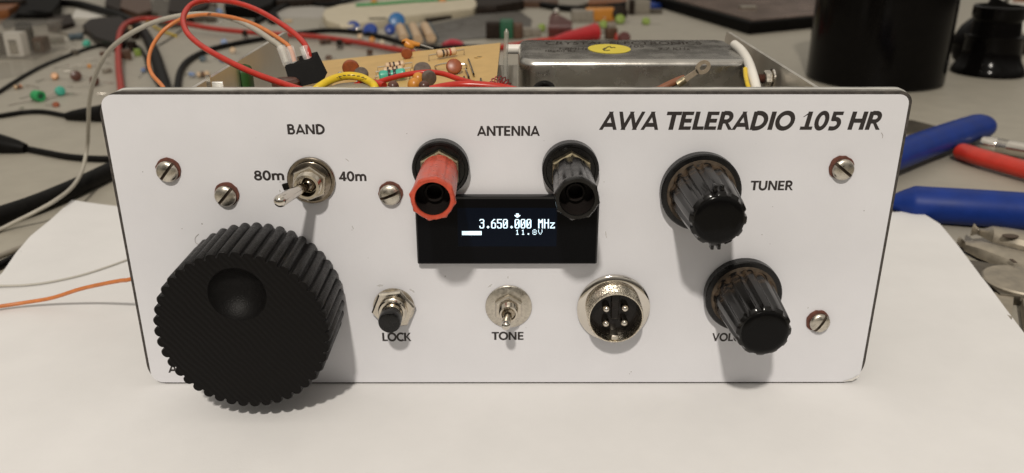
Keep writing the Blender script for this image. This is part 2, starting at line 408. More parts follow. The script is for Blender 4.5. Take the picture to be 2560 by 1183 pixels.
sheet('paper_sheet', (Lq, Rq), 'upper white sheet of paper lying directly under the radio panel', ZT+0.35, lift_at, M['paper'])

# ------------------------------------------------------------------ THE RADIO
radio = thing('radio', 'homemade radio transceiver with white front panel, black knobs and open top', 'radio')
H = 90.44
# panel: aluminium plate, dark edged backing, paper face
fp = MB().prism(rrect(-109.0, 110.9, -0.7, 91.75, (6.5, 8.5, 3.8, 5.5)), 0, 2.6, outm(0, 0, 4.2), bev=.45).build('front_panel', M['alu'], radio)
MB().prism(rrect(-110.95, 110.95, -0.85, 91.2, (6.9, 7.9, 3.2, 6.6), 8), 0, 1.2, outm(0, 0, 1.55)).build('backing_sheet', M['edge'], fp)
LB = rrect(-110, 110, 0.05, H, (3.6, 4.4, 2.6, 3.4), 5)
MB().prism(LB, 0, 0.33, outm(0, 0, 0.33)).build('face_sheet', M['label'], fp)

# block letters drawn as strokes and bars, cap height 1
def _rect(x0, y0, x1, y1): return ('p', [(x0, y0), (x1, y0), (x1, y1), (x0, y1)])
def _para(a0, a1, y0, b0, b1, y1): return ('p', [(a0, y0), (a1, y0), (b1, y1), (b0, y1)])
def _arc(cx, cy, rx, ry, a, b, n=14): return [(cx+rx*math.cos(math.radians(a+(b-a)*i/n)), cy+ry*math.sin(math.radians(a+(b-a)*i/n))) for i in range(n+1)]
def _st(pts, closed=False, h=.09): return ('s', pts, closed, h)
_stem = _rect(.08, 0, .27, 1)
GL = {
 'A': (.94, [_para(0, .205, 0, .365, .575, 1), _para(.735, .94, 0, .365, .575, 1), _rect(.2, .2, .74, .35)]),
 'W': (1.40, [_para(.27, .49, 0, 0, .2, 1), _para(.27, .49, 0, .6, .8, 1), _para(.91, 1.13, 0, .6, .8, 1), _para(.91, 1.13, 0, 1.2, 1.4, 1)]),
 'V': (.91, [_para(.345, .565, 0, 0, .21, 1), _para(.345, .565, 0, .7, .91, 1)]),
 'T': (.77, [_rect(0, .84, .77, 1), _rect(.285, 0, .485, 1)]),
 'E': (.76, [_stem, _rect(.08, 0, .69, .155), _rect(.08, .43, .64, .575), _rect(.08, .845, .68, 1)]),
 'L': (.66, [_stem, _rect(.08, 0, .65, .155)]),
 'R': (.89, [_stem, _st([(.2, .92), (.42, .92)]+_arc(.42, .69, .25, .23, 90, -90)+[(.2, .46)], h=.085), _para(.64, .87, 0, .36, .55, .46)]),
 'D': (.98, [_stem, _st([(.2, .92), (.36, .92)]+_arc(.36, .5, .47, .42, 90, -90)+[(.2, .08)])]),
 'I': (.41, [_rect(.1, 0, .30, 1)]),
 'O': (1.05, [_st(_arc(.525, .5, .42, .43, 0, 360, 30)[:-1], True)]),
 '0': (.79, [_st(_arc(.395, .5, .275, .43, 0, 360, 30)[:-1], True, .085)]),
 '1': (.79, [_rect(.33, 0, .52, 1), _rect(.11, 0, .73, .145), _para(.1, .16, .74, .36, .5, 1)]),
 '5': (.79, [_rect(.14, .845, .67, 1), _rect(.14, .5, .31, 1), _st([(.16, .585), (.34, .595)]+_arc(.34, .335, .27, .26, 90, -90)+[(.11, .08)], h=.085)]),
 'H': (.98, [_stem, _rect(.71, 0, .90, 1), _rect(.08, .425, .9, .58)]),
 'B': (.87, [_stem, _st([(.2, .925), (.42, .925)]+_arc(.42, .735, .21, .19, 90, -90)+[(.2, .545)], h=.08), _st([(.2, .53), (.46, .53)]+_arc(.46, .305, .245, .225, 90, -90)+[(.2, .08)], h=.08)]),
 'N': (1.02, [_rect(.08, 0, .255, 1), _rect(.765, 0, .94, 1), _para(.70, .94, 0, .08, .32, 1)]),
 'U': (1.0, [_st([(.17, 1), (.17, .4)]+_arc(.5, .4, .33, .32, 180, 360)+[(.83, 1)])]),
 'C': (.82, [_st(_arc(.52, .5, .42, .43, 48, 312, 22))]),
 'K': (.87, [_stem, _para(.25, .40, .44, .58, .83, 1), _para(.64, .88, 0, .24, .45, .58)]),
 'M': (1.36, [_rect(.08, 0, .26, 1), _rect(1.10, 0, 1.28, 1), _para(.58, .78, 0, .08, .33, 1), _para(.58, .78, 0, 1.03, 1.28, 1)]),
 '8': (.79, [_st(_arc(.395, .74, .22, .19, 0, 360, 22)[:-1], True, .075), _st(_arc(.395, .29, .27, .22, 0, 360, 24)[:-1], True, .08)]),
 '4': (.79, [_para(.04, .24, .24, .42, .62, 1), _rect(.04, .2, .76, .345), _rect(.45, 0, .635, 1)]),
 'm': (1.26, [_rect(.08, 0, .25, .72), _st(_arc(.40, .43, .225, .215, 175, 0, 10)+[(.625, 0)], h=.085), _st(_arc(.84, .43, .225, .215, 175, 0, 10)+[(1.065, 0)], h=.085)]),
 ' ': (.35, []),
}
def glyph_mesh(body, bold=0.0):
    vs, fs, x, lv = [], [], 0.0, 0
    for ch in body:
        w, parts = GL[ch]
        for p in parts:
            lv += 1; b = len(vs)
            if p[0] == 'p':
                cx_ = sum(q[0] for q in p[1])/4; cy_ = sum(q[1] for q in p[1])/4; ht = max(q[1] for q in p[1])-min(q[1] for q in p[1])
                vs += [(x+a+math.copysign(bold, a-cx_), min(1, max(0, y+(math.copysign(bold*1.2, y-cy_) if ht < .3 else 0))), lv*.001) for a, y in p[1]]; fs.append(tuple(range(b, b+len(p[1]))))
            else:
                _, P, closed, h = p; n = len(P); h += bold
                for i, (a, y) in enumerate(P):
                    pa = P[(i-1) % n] if closed or i else P[i]; pb = P[(i+1) % n] if closed or i < n-1 else P[i]
                    dx, dy = pb[0]-pa[0], pb[1]-pa[1]; l = math.hypot(dx, dy) or 1
                    vs += [(x+a-dy/l*h, y+dx/l*h, lv*.001), (x+a+dy/l*h, y-dx/l*h, lv*.001)]
                m = n if closed else n-1
                for i in range(m):
                    j = (i+1) % n; fs.append((b+2*i, b+2*i+1, b+2*j+1, b+2*j))
        x += w
    return [Vector(v) for v in vs], fs
def label_text(s, x0, x1, y0, y1, parent, shear=0.0, m=None, Y=-0.012, bold=0.028):
    """block lettering fitted to the pixel box of the panel it is printed on"""
    vs, fs = glyph_mesh(s, bold); vs = [Vector((v.x+shear*v.y, v.y, v.z)) for v in vs]
    mnx, mxx = min(v.x for v in vs), max(v.x for v in vs)
    xa, zb = pan(x0, y1); xb, zt = pan(x1, y0); xl, _ = pan(x0, y0); xr, _ = pan(x1, y1)
    if x0 > CX: xb = xr if shear == 0 else xb
    else: xa = xl if shear == 0 else xa
    V = [(xa+(v.x-mnx)/(mxx-mnx)*(xb-xa), Y-v.z*.35, zb+v.y*(zt-zb)) for v in vs]
    return MB().add(V, fs).build('lettering', m or M['ink'], parent)
def text(s, x0, x1, y0, y1, parent, m=M['ink'], weight=0.04, shear=0.0, Y=-0.012, foot=None, plane=None):
    """lettering fitted to the pixel box x0..x1, y0 (cap top)..y1 (baseline) of the panel"""
    def mesh(body):
        cu = bpy.data.curves.new('t', 'FONT'); cu.body = body; cu.offset = weight; cu.shear = shear; cu.size = 1; cu.resolution_u = 4
        cu.space_character = 1.0
        ob = bpy.data.objects.new('t', cu); sc.collection.objects.link(ob)
        me = bpy.data.meshes.new_from_object(ob.evaluated_get(bpy.context.evaluated_depsgraph_get()))
        bpy.data.objects.remove(ob); return me
    bpy.context.view_layer.update()
    me = mesh(s)
    vs = [v.co.copy() for v in me.vertices]; fs = [tuple(p.vertices) for p in me.polygons]
    if foot:
        pm = mesh(foot); xm = max(v.co.x for v in pm.vertices if v.co.y < 0.12); hm = 0.105
        b = len(vs)
        for (x, y) in ((xm-0.30, -weight*.5), (xm+0.16, -weight*.5), (xm+0.16, hm), (xm-0.30, hm)): vs.append(Vector((x+shear*y, y, 0.001)))
        fs.append((b, b+1, b+2, b+3))
    caps = [v for v in vs]
    mnx, mxx = min(v.x for v in caps), max(v.x for v in caps); mny, mxy = min(v.y for v in caps), max(v.y for v in caps)
    if plane is None:
        xa, zb = pan(x0, y1); xb, zt = pan(x1, y0); xa2, _ = pan(x0, y0)
        V = [(xa+(v.x-mnx)/(mxx-mnx)*(xb-xa), Y-v.z*0.2, zb+(v.y-mny)/(mxy-mny)*(zt-zb)) for v in vs]
    else:
        V = [plane((v.x-mnx)/(mxx-mnx), (v.y-mny)/(mxy-mny)) for v in vs]
    ob = MB().add(V, fs).build('lettering', m, parent)
    return ob
for args in (('BAND', 717, 811, 311, 336), ('80m', 633, 709, 427, 451), ('40m', 846, 915, 429, 453), ('ANTENNA', 1192, 1350, 315, 340), ('TUNER', 1875, 1982, 452, 476),
             ('LOCK', 955, 1028, 832, 853), ('TONE', 1229, 1309, 830, 850), ('VOLUME', 1779, 1893, 833, 853)):
    label_text(*args, fp)
label_text('AWA TELERADIO 105 HR', 1497, 2207, 279, 325, fp, shear=.17, bold=.032)
label_text('A', 421, 441, 909, 932, fp, shear=.1)
# little stains, nicks and hairs on the face
for (px, py, r) in ((357, 430, .22), (700, 455, .2), (505, 560, .28), (455, 572, .16), (880, 575, .14), (1017, 334, .14), (1360, 352, .14), (1510, 455, .13),
                    (2160, 527, .2), (1932, 517, .16), (1905, 587, .2), (1925, 610, .13), (1113, 690, .13), (1578, 930, .2), (1574, 935, .14), (920, 645, .1), (1315, 820, .12), (1113, 692, .15), (640, 345, .08), (1890, 360, .09), (2100, 620, .08)):
    x, z = pan(px, py); a = random.random()*3
    MB().add([(x+r*random.uniform(.5, 1.3)*math.cos(a+k*1.05), -0.014, z+.7*r*random.uniform(.5, 1.2)*math.sin(a+k*1.05)) for k in range(6)], [tuple(range(6))]).build('stain', M['speck'], fp)
for pts in ([(2203, 332), (2207, 338), (2206, 345)], [(497, 585), (488, 595), (490, 608), (503, 612)], [(880, 565), (884, 573)]):
    MB().tube([onY(a, b, -0.08) for a, b in pts], 0.05, 5).build('hair', M['greyp'], fp)
rs = random.Random(3)
for (px, py, w_, h_, a) in ((950, 714, 22, 7, .1), (1030, 727, 20, 6, -.6), (1270, 694, 3, 9, 0), (1515, 586, 4, 22, .2), (1225, 715, 16, 5, .7), (1500, 700, 22, 5, .6), (1090, 640, 12, 4, .2), (1440, 352, 10, 3, 0), (868, 400, 14, 3, -.7), (2020, 770, 6, 4, .3), (700, 478, 5, 10, 0)):
    x, z = pan(px, py); P = []
    for k in range(14):
        t = k*math.tau/14; q = rs.uniform(.6, 1.1); u, v = w_/18*q*math.cos(t), h_/18*q*math.sin(t)
        P.append((x+u*math.cos(a)-v*math.sin(a), -0.010, z+u*math.sin(a)+v*math.cos(a)))
    MB().add(P, [tuple(range(14))]).build('scuff', M['scuff'], fp)
# worn dark lower edge: a torn flap of bright foil at the corner
x, z = pan(2140, 945)
MB().prism([(x-4, z-1.2), (x-1, z-1.0), (x+.9, z+.7), (x+.6, z+1.1), (x-1.2, z-.2)], 0, .12, outm(0, 0, -0.05)).build('torn_corner', M['alu'], fp)

# ---- screws
def dome_screw(px, py, ang, wofs=(0, 0)):
    x, z = pan(px, py)
    e = bpy.data.objects.new('screw', None); sc.collection.objects.link(e); e.parent = radio
    mx = outm(x, z) @ Matrix.Rotation(math.radians(ang), 4, 'Z')
    R, h0, h1, s, d = 3.05, 1.15, 2.25, 0.42, 1.0
    def hh(r): return h0+(h1-h0)*math.sqrt(max(0, 1-(r/R)**2)) if r < R else h0
    b = MB()
    # each half of the slotted head is a solid D
    for sg in (1, -1):
        ny, nx = 14, 8; vs = []; fs = []
        V = math.sqrt(R*R-s*s)
        for j in range(ny+1):
            v = -V+2*V*j/ny; um = math.sqrt(max(0, R*R-v*v))
            for i in range(nx+1):
                u = s+(max(um, s)-s)*i/nx; vs.append((sg*u, v, hh(math.hypot(u, v))))
        n0 = len(vs)
        for j in range(ny):
            for i in range(nx):
                q = j*(nx+1)+i; fs.append((q, q+1, q+nx+2, q+nx+1))
        wall = [j*(nx+1) for j in range(ny+1)]
        base = []
        for q in wall: base.append(len(vs)); vs.append((vs[q][0], vs[q][1], h1-d-0.2))
        for a in range(ny): fs.append((wall[a], wall[a+1], base[a+1], base[a]))
        b.add(vs, fs, 0, mx)
    b.lathe([(R, 0.25), (R, h0)], mx, 32)
    b.lathe([(R*0.97, h1-d), (0, h1-d)], mx, 32, 1)
    b.build('head', [M['nickeldull'], M['slot']], e, 50)
    w = MB(); wr = random.Random(int(px))
    jag = [1+wr.uniform(-.03, .05) for _ in range(24)]
    w.lathe([(3.45, 0.0), (3.45, 0.42), (1.5, 0.42)], outm(x+wofs[0], z+wofs[1], 0.0), 24, rf=lambda a, k: jag[int(a/(2*math.pi)*24+.01) % 24])
    w.build('washer', M['fibre'], e)
for a in ((421, 427, -40, (.1, .35)), (566, 488, -42, (.2, .4)), (976, 485, -68, (.1, .25)), (2105, 422, 52, (-.35, .4)), (2047, 804, -30, (-.5, .4))):
    dome_screw(*a)

# ---- toggle switches
def toggle(px, py, tip, tipY, big):
    x, z = pan(px, py); mx = outm(x, z)
    e = bpy.data.objects.new('toggle_switch', None); sc.collection.objects.link(e); e.parent = radio
    if big:
        MB().lathe([(6.75, 0), (6.75, .8), (6.5, 1.0), (5.6, 1.0), (5.3, 1.25), (2, 1.25)], mx, 40).build('washer', M['darknickel'], e)
        MB().lathe([(5.75, 1.2), (5.75, 1.7), (5.55, 1.85), (2, 1.85)], mx, 36).build('washer', M['darknickel'], e)
        MB().prism(hexa(5.05, 22), 1.8, 3.9, mx, bev=.35).build('nut', M['nickel'], e)
        prof = [(3.75, 3.0)]
        for k in range(5): prof += [(3.75, 3.5+k*.55), (3.5, 3.75+k*.55)]
        prof += [(3.7, 6.3), (3.45, 6.6), (2.75, 6.6), (2.6, 5.6), (2.3, 3.2), (0, 3.0)]
        MB().lathe(prof, mx, 36).build('bushing', M['nickel'], e, 30)
        MB().box(-8.4, -6.4, -.8, 1.0, 0.05, .9, outm(x, z) @ Matrix.Rotation(.25, 4, 'Z'), bev=.2).build('locking_tab', M['black'], e)
        b0 = Vector((x+.2, -3.6, z)); t = onY(tip[0], tip[1], tipY)
        MB().tube([b0, t], lambda q: 1.15+.6*q, 16, straight=True).ball(t, 1.75, n=16).build('lever', M['chrome'], e)
        MB().ball(Vector((x+.2, -3.7, z)), 2.2, n=16).build('pivot', M['darknickel'], e)
    else:
        MB().lathe([(6.95, 0), (6.95, .45), (6.7, .62), (6.2, .62), (6.0, .75), (2, .75)], mx, 40).build('washer', M['nickeldull'], e)
        MB().prism(hexa(4.6, 30), .75, 2.9, mx, bev=.5).build('nut', M['nickel'], e)
        prof = [(2.85, 2.6)]
        for k in range(4): prof += [(2.85, 3.0+k*.5), (2.62, 3.25+k*.5)]
        prof += [(2.8, 5.2), (2.6, 5.4), (2.1, 5.4), (1.95, 4.5), (0, 3.4)]
        MB().lathe(prof, mx, 32).build('bushing', M['nickel'], e, 30)
        b0 = Vector((x, -3.8, z)); t = onY(tip[0], tip[1], tipY)
        MB().tube([b0, b0.lerp(t, .6), t], lambda q: 1.25 if q < .55 else 1.25+.25*(q-.55)/.45, 16, straight=True).ball(t, 1.5, n=16).build('lever', M['chrome'], e)
toggle(779, 450, (701, 502), -17.5, True)
toggle(1271.5, 766, (1265, 813), -10.8, False)

# ---- push button
x, z = pan(985, 767); mx = outm(x, z)
pb = bpy.data.objects.new('push_button', None); sc.collection.objects.link(pb); pb.parent = radio
MB().lathe([(6.2, 0), (6.2, .5), (3, .5)], mx, 36).build('washer', M['nickeldull'], pb)
MB().prism(hexa(6.55, 8), .5, 2.5, mx, bev=.5).build('nut', M['nickel'], pb)
MB().lathe([(4.3, 2.4), (4.3, 3.3), (4.0, 3.5), (4.2, 3.8), (3.9, 4.2), (3.2, 4.3), (3.1, 4.0), (2.95, 6.2), (2.7, 6.4), (2, 6.4)], mx, 36).build('bushing', M['nickel'], pb)
MB().lathe([(2.6, 6.0), (3.15, 6.2), (3.3, 6.6), (3.3, 10.0), (3.05, 10.6), (2.6, 10.75), (0, 10.8)], mx, 36).build('button_cap', M['skirt'], pb)

# ---- four pin socket
x, z = pan(1533, 769); mx = outm(x, z)
so = bpy.data.objects.new('microphone_socket', None); sc.collection.objects.link(so); so.parent = radio
MB().lathe([(10.9, 0), (10.9, .9), (10.5, 1.25), (9.2, 1.35), (8.2, 1.35)], mx, 56).build('flange', M['chrome'], so)
prof = [(8.25, 1.2)]
for k in range(8): prof += [(8.25, 1.6+k*.55), (8.0, 1.87+k*.55)]
prof += [(8.15, 6.2), (8.1, 6.9), (7.95, 7.1), (7.65, 7.1), (7.5, 6.8), (7.45, 2.6)]
MB().lathe(prof, mx, 56).build('barrel', M['thread'], so, 30)
MB().lathe([(7.44, 3.2), (6.6, 3.3), (2, 3.3), (0, 3.3)], mx, 40).box(-1.15, 1.15, -1.6, 7.0, 3.2, 4.6, mx, bev=.4).build('insert', M['insert'], so)
for u, v in ((-2.75, 2.3), (2.75, 2.5), (-2.7, -2.5), (2.75, -2.25)):
    MB().lathe([(1.15, 3.3), (1.15, 5.3), (.95, 5.95), (.5, 6.4), (0, 6.5)], mx @ Matrix.Translation((u, v, 0)), 18).build('pin', M['chrome'], so)
MB().box(-1.0, 1.0, -7.3, -5.8, 3.0, 6.9, mx, bev=.3).build('key', M['nickeldull'], so)

# ---- binding posts
def post(px, py, dist, capm, name_mat):
    x, z = pan(px, py); mx = outm(x, z)
    e = bpy.data.objects.new('binding_post', None); sc.collection.objects.link(e); e.parent = radio
    MB().lathe([(7.9, 0), (7.9, 3.0), (7.55, 3.4), (6.9, 3.45), (6.7, 3.1), (4, 3.1)], mx, 48).build('base', M['skirt'], e)
    MB().prism(hexa(5.9, 30), 3.2, 6.4, mx, bev=.45).build('nut', M['brass'], e)
    n = 96; lobes = 8
    L0 = dist
    def rl(a, k):
        t = (a*lobes/math.tau+.25) % 1.0; g = min(abs(t-.5), .5)*2         # 0 on a groove, 1 mid facet
        groove = -(.0, .03, .045, .05, .0, .0, 0, 0, 0, 0, 0)[k]*max(0, 1-g/.22)
        nub = (0, 0, 0, .0, .06, .075, .03, 0, 0, 0, 0)[k]*max(0, (g-.55)/.45)
        return 1+groove+nub
    prof = [(4.9, 6.6), (5.15, 7.0), (5.4, L0*.55), (5.55, L0-2.6), (5.6, L0-1.7), (5.55, L0-.5), (5.3, L0), (4.5, L0), (4.4, L0-.5), (4.38, L0-.8)]
    MB().lathe(prof, mx, n, rf=rl).build('cap', capm, e, 30)
    MB().lathe([(4.36, L0-.6), (4.3, L0-6.2), (2.6, L0-6.2), (2.4, L0-5.2), (1.9, L0-5.2), (1.7, L0-9), (0, L0-9)], mx, 40).build('socket_core', M['lining'], e)
post(1103, 414, 28.5, M['redcap'], 'r'); post(1425, 418, 27.0, M['blackcap'], 'b')

# ---- display
dp = bpy.data.objects.new('display', None); sc.collection.objects.link(dp); dp.parent = radio
DY = -2.4
tl, tr_, br, bl = onY(1038, 490, DY), onY(1497, 493, DY), onY(1494, 660, DY), onY(1042, 661, DY)
x0, x1, z0, z1 = (tl.x+bl.x)/2, (tr_.x+br.x)/2, (bl.z+br.z)/2, (tl.z+tr_.z)/2
MB().prism(rrect(x0, x1, z0, z1, (.3,)*4, 2), 0, -DY-.02, outm(0, 0, 0), bev=.3).build('housing', mat('display_edge', (.012, .012, .013), .3, spec=.5), dp)
MB().prism(rrect(x0+.45, x1-.45, z0+.35, z1-.75, (.2,)*4, 2), -DY-.3, -DY, outm(0, 0, 0)).build('window', M['glassblack'], dp)
a, b = onY(1143, 520, DY), onY(1391, 616, DY)
MB().add([(a.x, DY-.012, b.z), (b.x, DY-.012, b.z), (b.x, DY-.012, a.z), (a.x, DY-.012, a.z)], [(0, 1, 2, 3)]).build('screen', M['oled'], dp)
BIG = {'3': ["01111100","11000110","00000110","00000110","00111100","00000110","00000110","00000110","11000110","11000110","01111100"],
       '.': ["00000000"]*8+["00011000","00111100","00011000"],
       '6': ["00011100","00110000","01100000","11000000","11111100","11000110","11000110","11000110","11000110","11000110","01111100"],
       '5': ["11111110","11000000","11000000","11000000","11111100","00000110","00000110","00000110","11000110","11000110","01111100"],
       '0': ["01111100","11000110","11000110","11001110","11011110","11010110","11110110","11100110","11000110","11000110","01111100"],
       'M': ["11000110","11101110","11111110","11111110","11010110","11000110","11000110","11000110","11000110","11000110","11000110"],
       'H': ["11000110","11000110","11000110","11000110","11111110","11000110","11000110","11000110","11000110","11000110","11000110"],
       'z': ["00000000","00000000","00000000","00000000","11111110","00001100","00011000","00110000","01100000","11000110","11111110"], ' ': ["0"*8]*11}
SM = {'1': ["001000","011000","001000","001000","001000","001000","011100"], '.': ["000000"]*5+["011000","011000"],
      '8': ["011100","100010","100010","011100","100010","100010","011100"], 'V': ["100010","100010","100010","100010","010100","010100","001000"]}
px = MB(); YL = DY-.024
def cell(u0, v0, u1, v1):           # in photo pixels of the screen plane
    p, q = onY(u0, v1, YL), onY(u1, v0, YL)
    px.add([(p.x, YL, p.z), (q.x, YL, p.z), (q.x, YL, q.z), (p.x, YL, q.z)], [(0, 1, 2, 3)])
def glyphs(s, font, X, Y, dx, dy, adv):
    for i, ch in enumerate(s):
        for r, row in enumerate(font[ch]):
            c = 0
            while c < len(row):
                if row[c] == '1':
                    e2 = c
                    while e2 < len(row) and row[e2] == '1': e2 += 1
                    cell(X+i*adv+c*dx+.2*dx, Y+r*dy, X+i*adv+e2*dx-.2*dx, Y+(r+1)*dy+.05); c = e2
                else: c += 1
glyphs('3.650.000 MHz', BIG, 1198, 548, 1.84, 2.1, 14.72)
glyphs('11.8V', SM, 1288, 574, 2.2, 1.85, 14.3)
cell(1155, 578, 1204, 588)
for k, (u, w) in enumerate(((1290, 1297), (1290, 1297), (1286, 1301), (1288, 1299), (1291, 1296))): cell(u, 534+2*k, w, 536+2*k)
px.build('readout', M['lit'], dp)

# ---- large tuning knob
kx, kz, KR, KD = -72.1, 29.6, 23.2, 22.0
tk = bpy.data.objects.new('tuning_knob', None); sc.collection.objects.link(tk); tk.parent = radio; tk.location = Vector((kx, 0, kz))*MM
NR = 43
outl = []
for i in range(NR):
    for k in range(14):
        f = (k/14-.5); a = (i+.5+f)*2*math.pi/NR
        outl.append((a, KR-.35+1.4*math.sqrt(max(0, 1-(f/.43)**2))))
n = len(outl)
def ring(q, w): return [((r*q)*math.cos(a), (r*q)*math.sin(a), w) for a, r in outl]
b = MB(); mx = outm(kx, kz)
secs = [ring(.9, .6), ring(.985, .6), ring(1, 1.1), ring(1, KD-.45), ring(.985, KD), ]
b.loft([[mx @ Vector(p) for p in s_] for s_ in secs], cap=False)
body = b.build('body', M['knob'], tk, 40)
# front face with a spherical finger dimple
fm = MB(); dm_ = MB(); DC = Vector((0.0, 11.4)); DR = 7.9; DDp = 4.6
inner = [[(DC.x+DR*q*math.cos(a), DC.y+DR*q*math.sin(a), KD-(math.sqrt(8.7**2-(DR*q)**2)-math.sqrt(8.7**2-DR*DR))) for a, r in outl] for q in (1, .985, .95, .9, .8, .65, .45, .25, .08)]
first = ring(.985, KD)
flat_ring = [((KR-1.0)*math.cos(a), (KR-1.0)*math.sin(a), KD) for a, r in outl]
mid = [tuple(Vector(p).lerp(Vector(q_), t) for p, q_ in zip(flat_ring, inner[0])) for t in (.25, .5, .75, .93)]
fm.loft([[mx @ Vector(p) for p in s_] for s_ in [first, flat_ring]+[list(m_) for m_ in mid]+inner[:1]], cap=False)
dm_.loft([[mx @ Vector(p) for p in s_] for s_ in inner], cap=False)
dm_.add([mx @ Vector(p) for p in inner[-1]], [tuple(range(len(inner[-1])))])
fc = fm.build('face', M['printed'], tk, 40)
dm_.build('finger_dimple', mat('dimple_plastic', (.005, .0046, .0045), .45, spec=.17, bump=.45, bscale=2600, scale=900, var=.3), fc, 40)

# ---- fluted knobs
def fluted(px, py, d, twist, ears):
    p = onY(px, py, -3.4); x, z = p.x, p.z
    e = bpy.data.objects.new('control_knob', None); sc.collection.objects.link(e); e.parent = radio; e.location = Vector((x, 0, z))*MM
    mx = outm(x, z)
    MB().lathe([(11.3, .5), (11.3, 3.0), (10.95, 3.4), (9.6, 3.5), (6, 3.5)], mx, 64).build('skirt', M['skirt'], e)
    NF = 12
    def rf(a, k):
        c = math.cos(NF*a+twist); amp = (0.0, .03, .065, .07, .06, .05, .0, 0, 0)[k]
        return 1 + amp*(max(-1, min(.55, c*1.7+.45)))
    prof = [(9.3, 3.4), (8.9, 3.9), (8.5, 5.0), (7.9, d*.6), (7.45, d-2.4), (7.3, d-1.0), (6.75, d-.25), (6.2, d-.05), (4, d-.1)]
    MB().lathe([(6.45, d-.2), (6.1, d+.12), (5, d+.3), (0, d+.5)], mx, 48).build('end_cap', M['bake'], e)
    MB().lathe(prof, mx, 144, rf=rf).build('grip', M['grimy'], e, 32)
    MB().lathe([(9.75, 3.4), (9.6, 3.75), (8.7, 3.9), (8.4, 3.7)], mx, 64).build('collar', mat('grime_ring', (0.06, 0.043, 0.028), .7, var=.5, scale=500), e)
    for a in ears:
        m2 = mx @ Matrix.Rotation(math.radians(a), 4, 'Z')
        b = MB()
        for s in (-1, 1): b.box(s*.9-.45, s*.9+.45, 6.9, 8.9, d-3.6, d-1.4, m2, bev=.25)
        b.build('pointer', M['grimy'], e)
fluted(1754, 483.5, 24.5, .6, (2, 182)); fluted(1860, 743, 25.2, .2, ())

# ---- chassis: two side plates and a floor
for s in (-1, 1):
    m3 = Matrix(((0, 0, 1, s*86.6), (1, 0, 0, 0), (0, 1, 0, 0), (0, 0, 0, 1)))
    MB().prism(rrect(4.2, 111, -.6, 91.2, (0.5, .5, 3.5, .5)), -.6, .6, m3).build('side_plate', M['aluplate'], radio)
MB().box(-85.9, 85.9, 4.2, 110, -.6, .7).build('chassis_floor', M['aluplate'], radio)

# ---- printed circuit board, tilted
Bz = lambda x: 88.4+0.10*(x+2.4)
cb = bpy.data.objects.new('circuit_board', None); sc.collection.objects.link(cb); cb.parent = radio
c4 = [(-73, 12), (-2.9, 12), (-2.4, 100), (-74, 100)]
b = MB(); vs = [(x, y, Bz(x)) for x, y in c4]+[(x, y, Bz(x)-1.5) for x, y in c4]
b.add(vs, [(0, 1, 2, 3)], 0); b.add(vs, [(7, 6, 5, 4), (0, 4, 5, 1), (1, 5, 6, 2), (2, 6, 7, 3), (3, 7, 4, 0)], 1)
b.build('board', [M['pcb'], M['pcbedge']], cb)
def onB(px, py, h=0.0):
    """point on the board, h above it"""
    d = ray(px, py); n_ = Vector((-0.10, 0, 1)); p0 = Vector((-2.4, 0, 88.4+h))
    return CAM + d*((p0-CAM).dot(n_)/d.dot(n_))
def axial(pa, pb, r, Lb, m, bands, name, parent, leadz=0.0):
    """resistor body between two lead ends"""
    pa, pb = Vector(pa), Vector(pb); w = (pb-pa); Ln = w.length; mx = frame((pa+pb)/2, w)
    e = bpy.data.objects.new(name, None) if parent is None else None
    b = MB(); h = Lb/2
    prof = [(0, -h), (r*.7, -h), (r, -h+.35*r), (r, -h+1.1*r), (r*.86, -h+1.5*r), (r*.86, h-1.5*r), (r, h-1.1*r), (r, h-.35*r), (r*.7, h), (0, h)]
    b.lathe(prof, mx, 16, 0)
    for k, (t, mi) in enumerate(bands):
        b.lathe([(r*1.0, -h+Lb*t-.25*r), (r*1.03, -h+Lb*t-.2*r), (r*1.03, -h+Lb*t+.2*r), (r*1.0, -h+Lb*t+.25*r)], mx, 16, mi)
    dz = Vector((0, 0, leadz))
    b.tube([pa-dz, pa, pb, pb-dz] if leadz else [pa, pb], .28, 6, 4, straight=True)
    return b.build(name, [m, M['band_b'], M['band_r'], M['band_o'], M['lead']], parent)
def disc_prof(r, th): return [(0, -r*th), (r*.75, -r*th), (r*.91, -r*th*.82), (r*.98, -r*th*.4), (r, 0), (r*.98, r*th*.4), (r*.91, r*th*.82), (r*.75, r*th), (0, r*th)]
def disc_cap(p, r, m, parent, tilt=0.0, yaw=0.0, th=.36, name='disc_capacitor', leads=True):
    mx = Matrix.Translation(p) @ Matrix.Rotation(yaw, 4, 'Z') @ Matrix.Rotation(math.pi/2+tilt, 4, 'X')
    b = MB().lathe(disc_prof(r, th), mx, 24)
    if leads:
        for s in (-1, 1): b.tube([mx @ Vector((s*r*.5, -r*.8, 0)), mx @ Vector((s*r*.7, -r*1.6, 0))], .25, 6, 1, straight=True)
    return b.build(name, [m, M['lead']], parent)
axial(onB(1072, 139, 2.0), onB(1160, 124, 2.0), 1.35, 7.2, M['tan'], ((.3, 1), (.48, 3), (.66, 2)), 'resistor', cb, 2)
axial(onB(944, 169, 2.0), onB(1030, 157, 2.0), 1.2, 6.6, M['tan'], ((.25, 3), (.45, 1), (.75, 3)), 'resistor', cb, 2)
axial(onB(940, 180, 2.0), onB(1026, 170, 2.0), 1.2, 6.6, M['tan'], ((.25, 1), (.5, 3), (.7, 1)), 'resistor', cb, 2)
axial(onB(938, 192, 2.2), onB(1024, 182, 2.2), 1.75, 8.4, M['teal'], ((.4, 1), (.6, 1)), 'resistor', cb, 2.2)
disc_cap(onB(877, 170, 3.2), 2.9, M['ceramic'], cb, .2, .1)
disc_cap(onB(1017, 134, 2.0), 2.1, M['ceramic'], cb, .2, 0)
disc_cap(onB(1135, 167, 2.4), 2.6, M['ceramic'], cb, -.5, .15, .45)
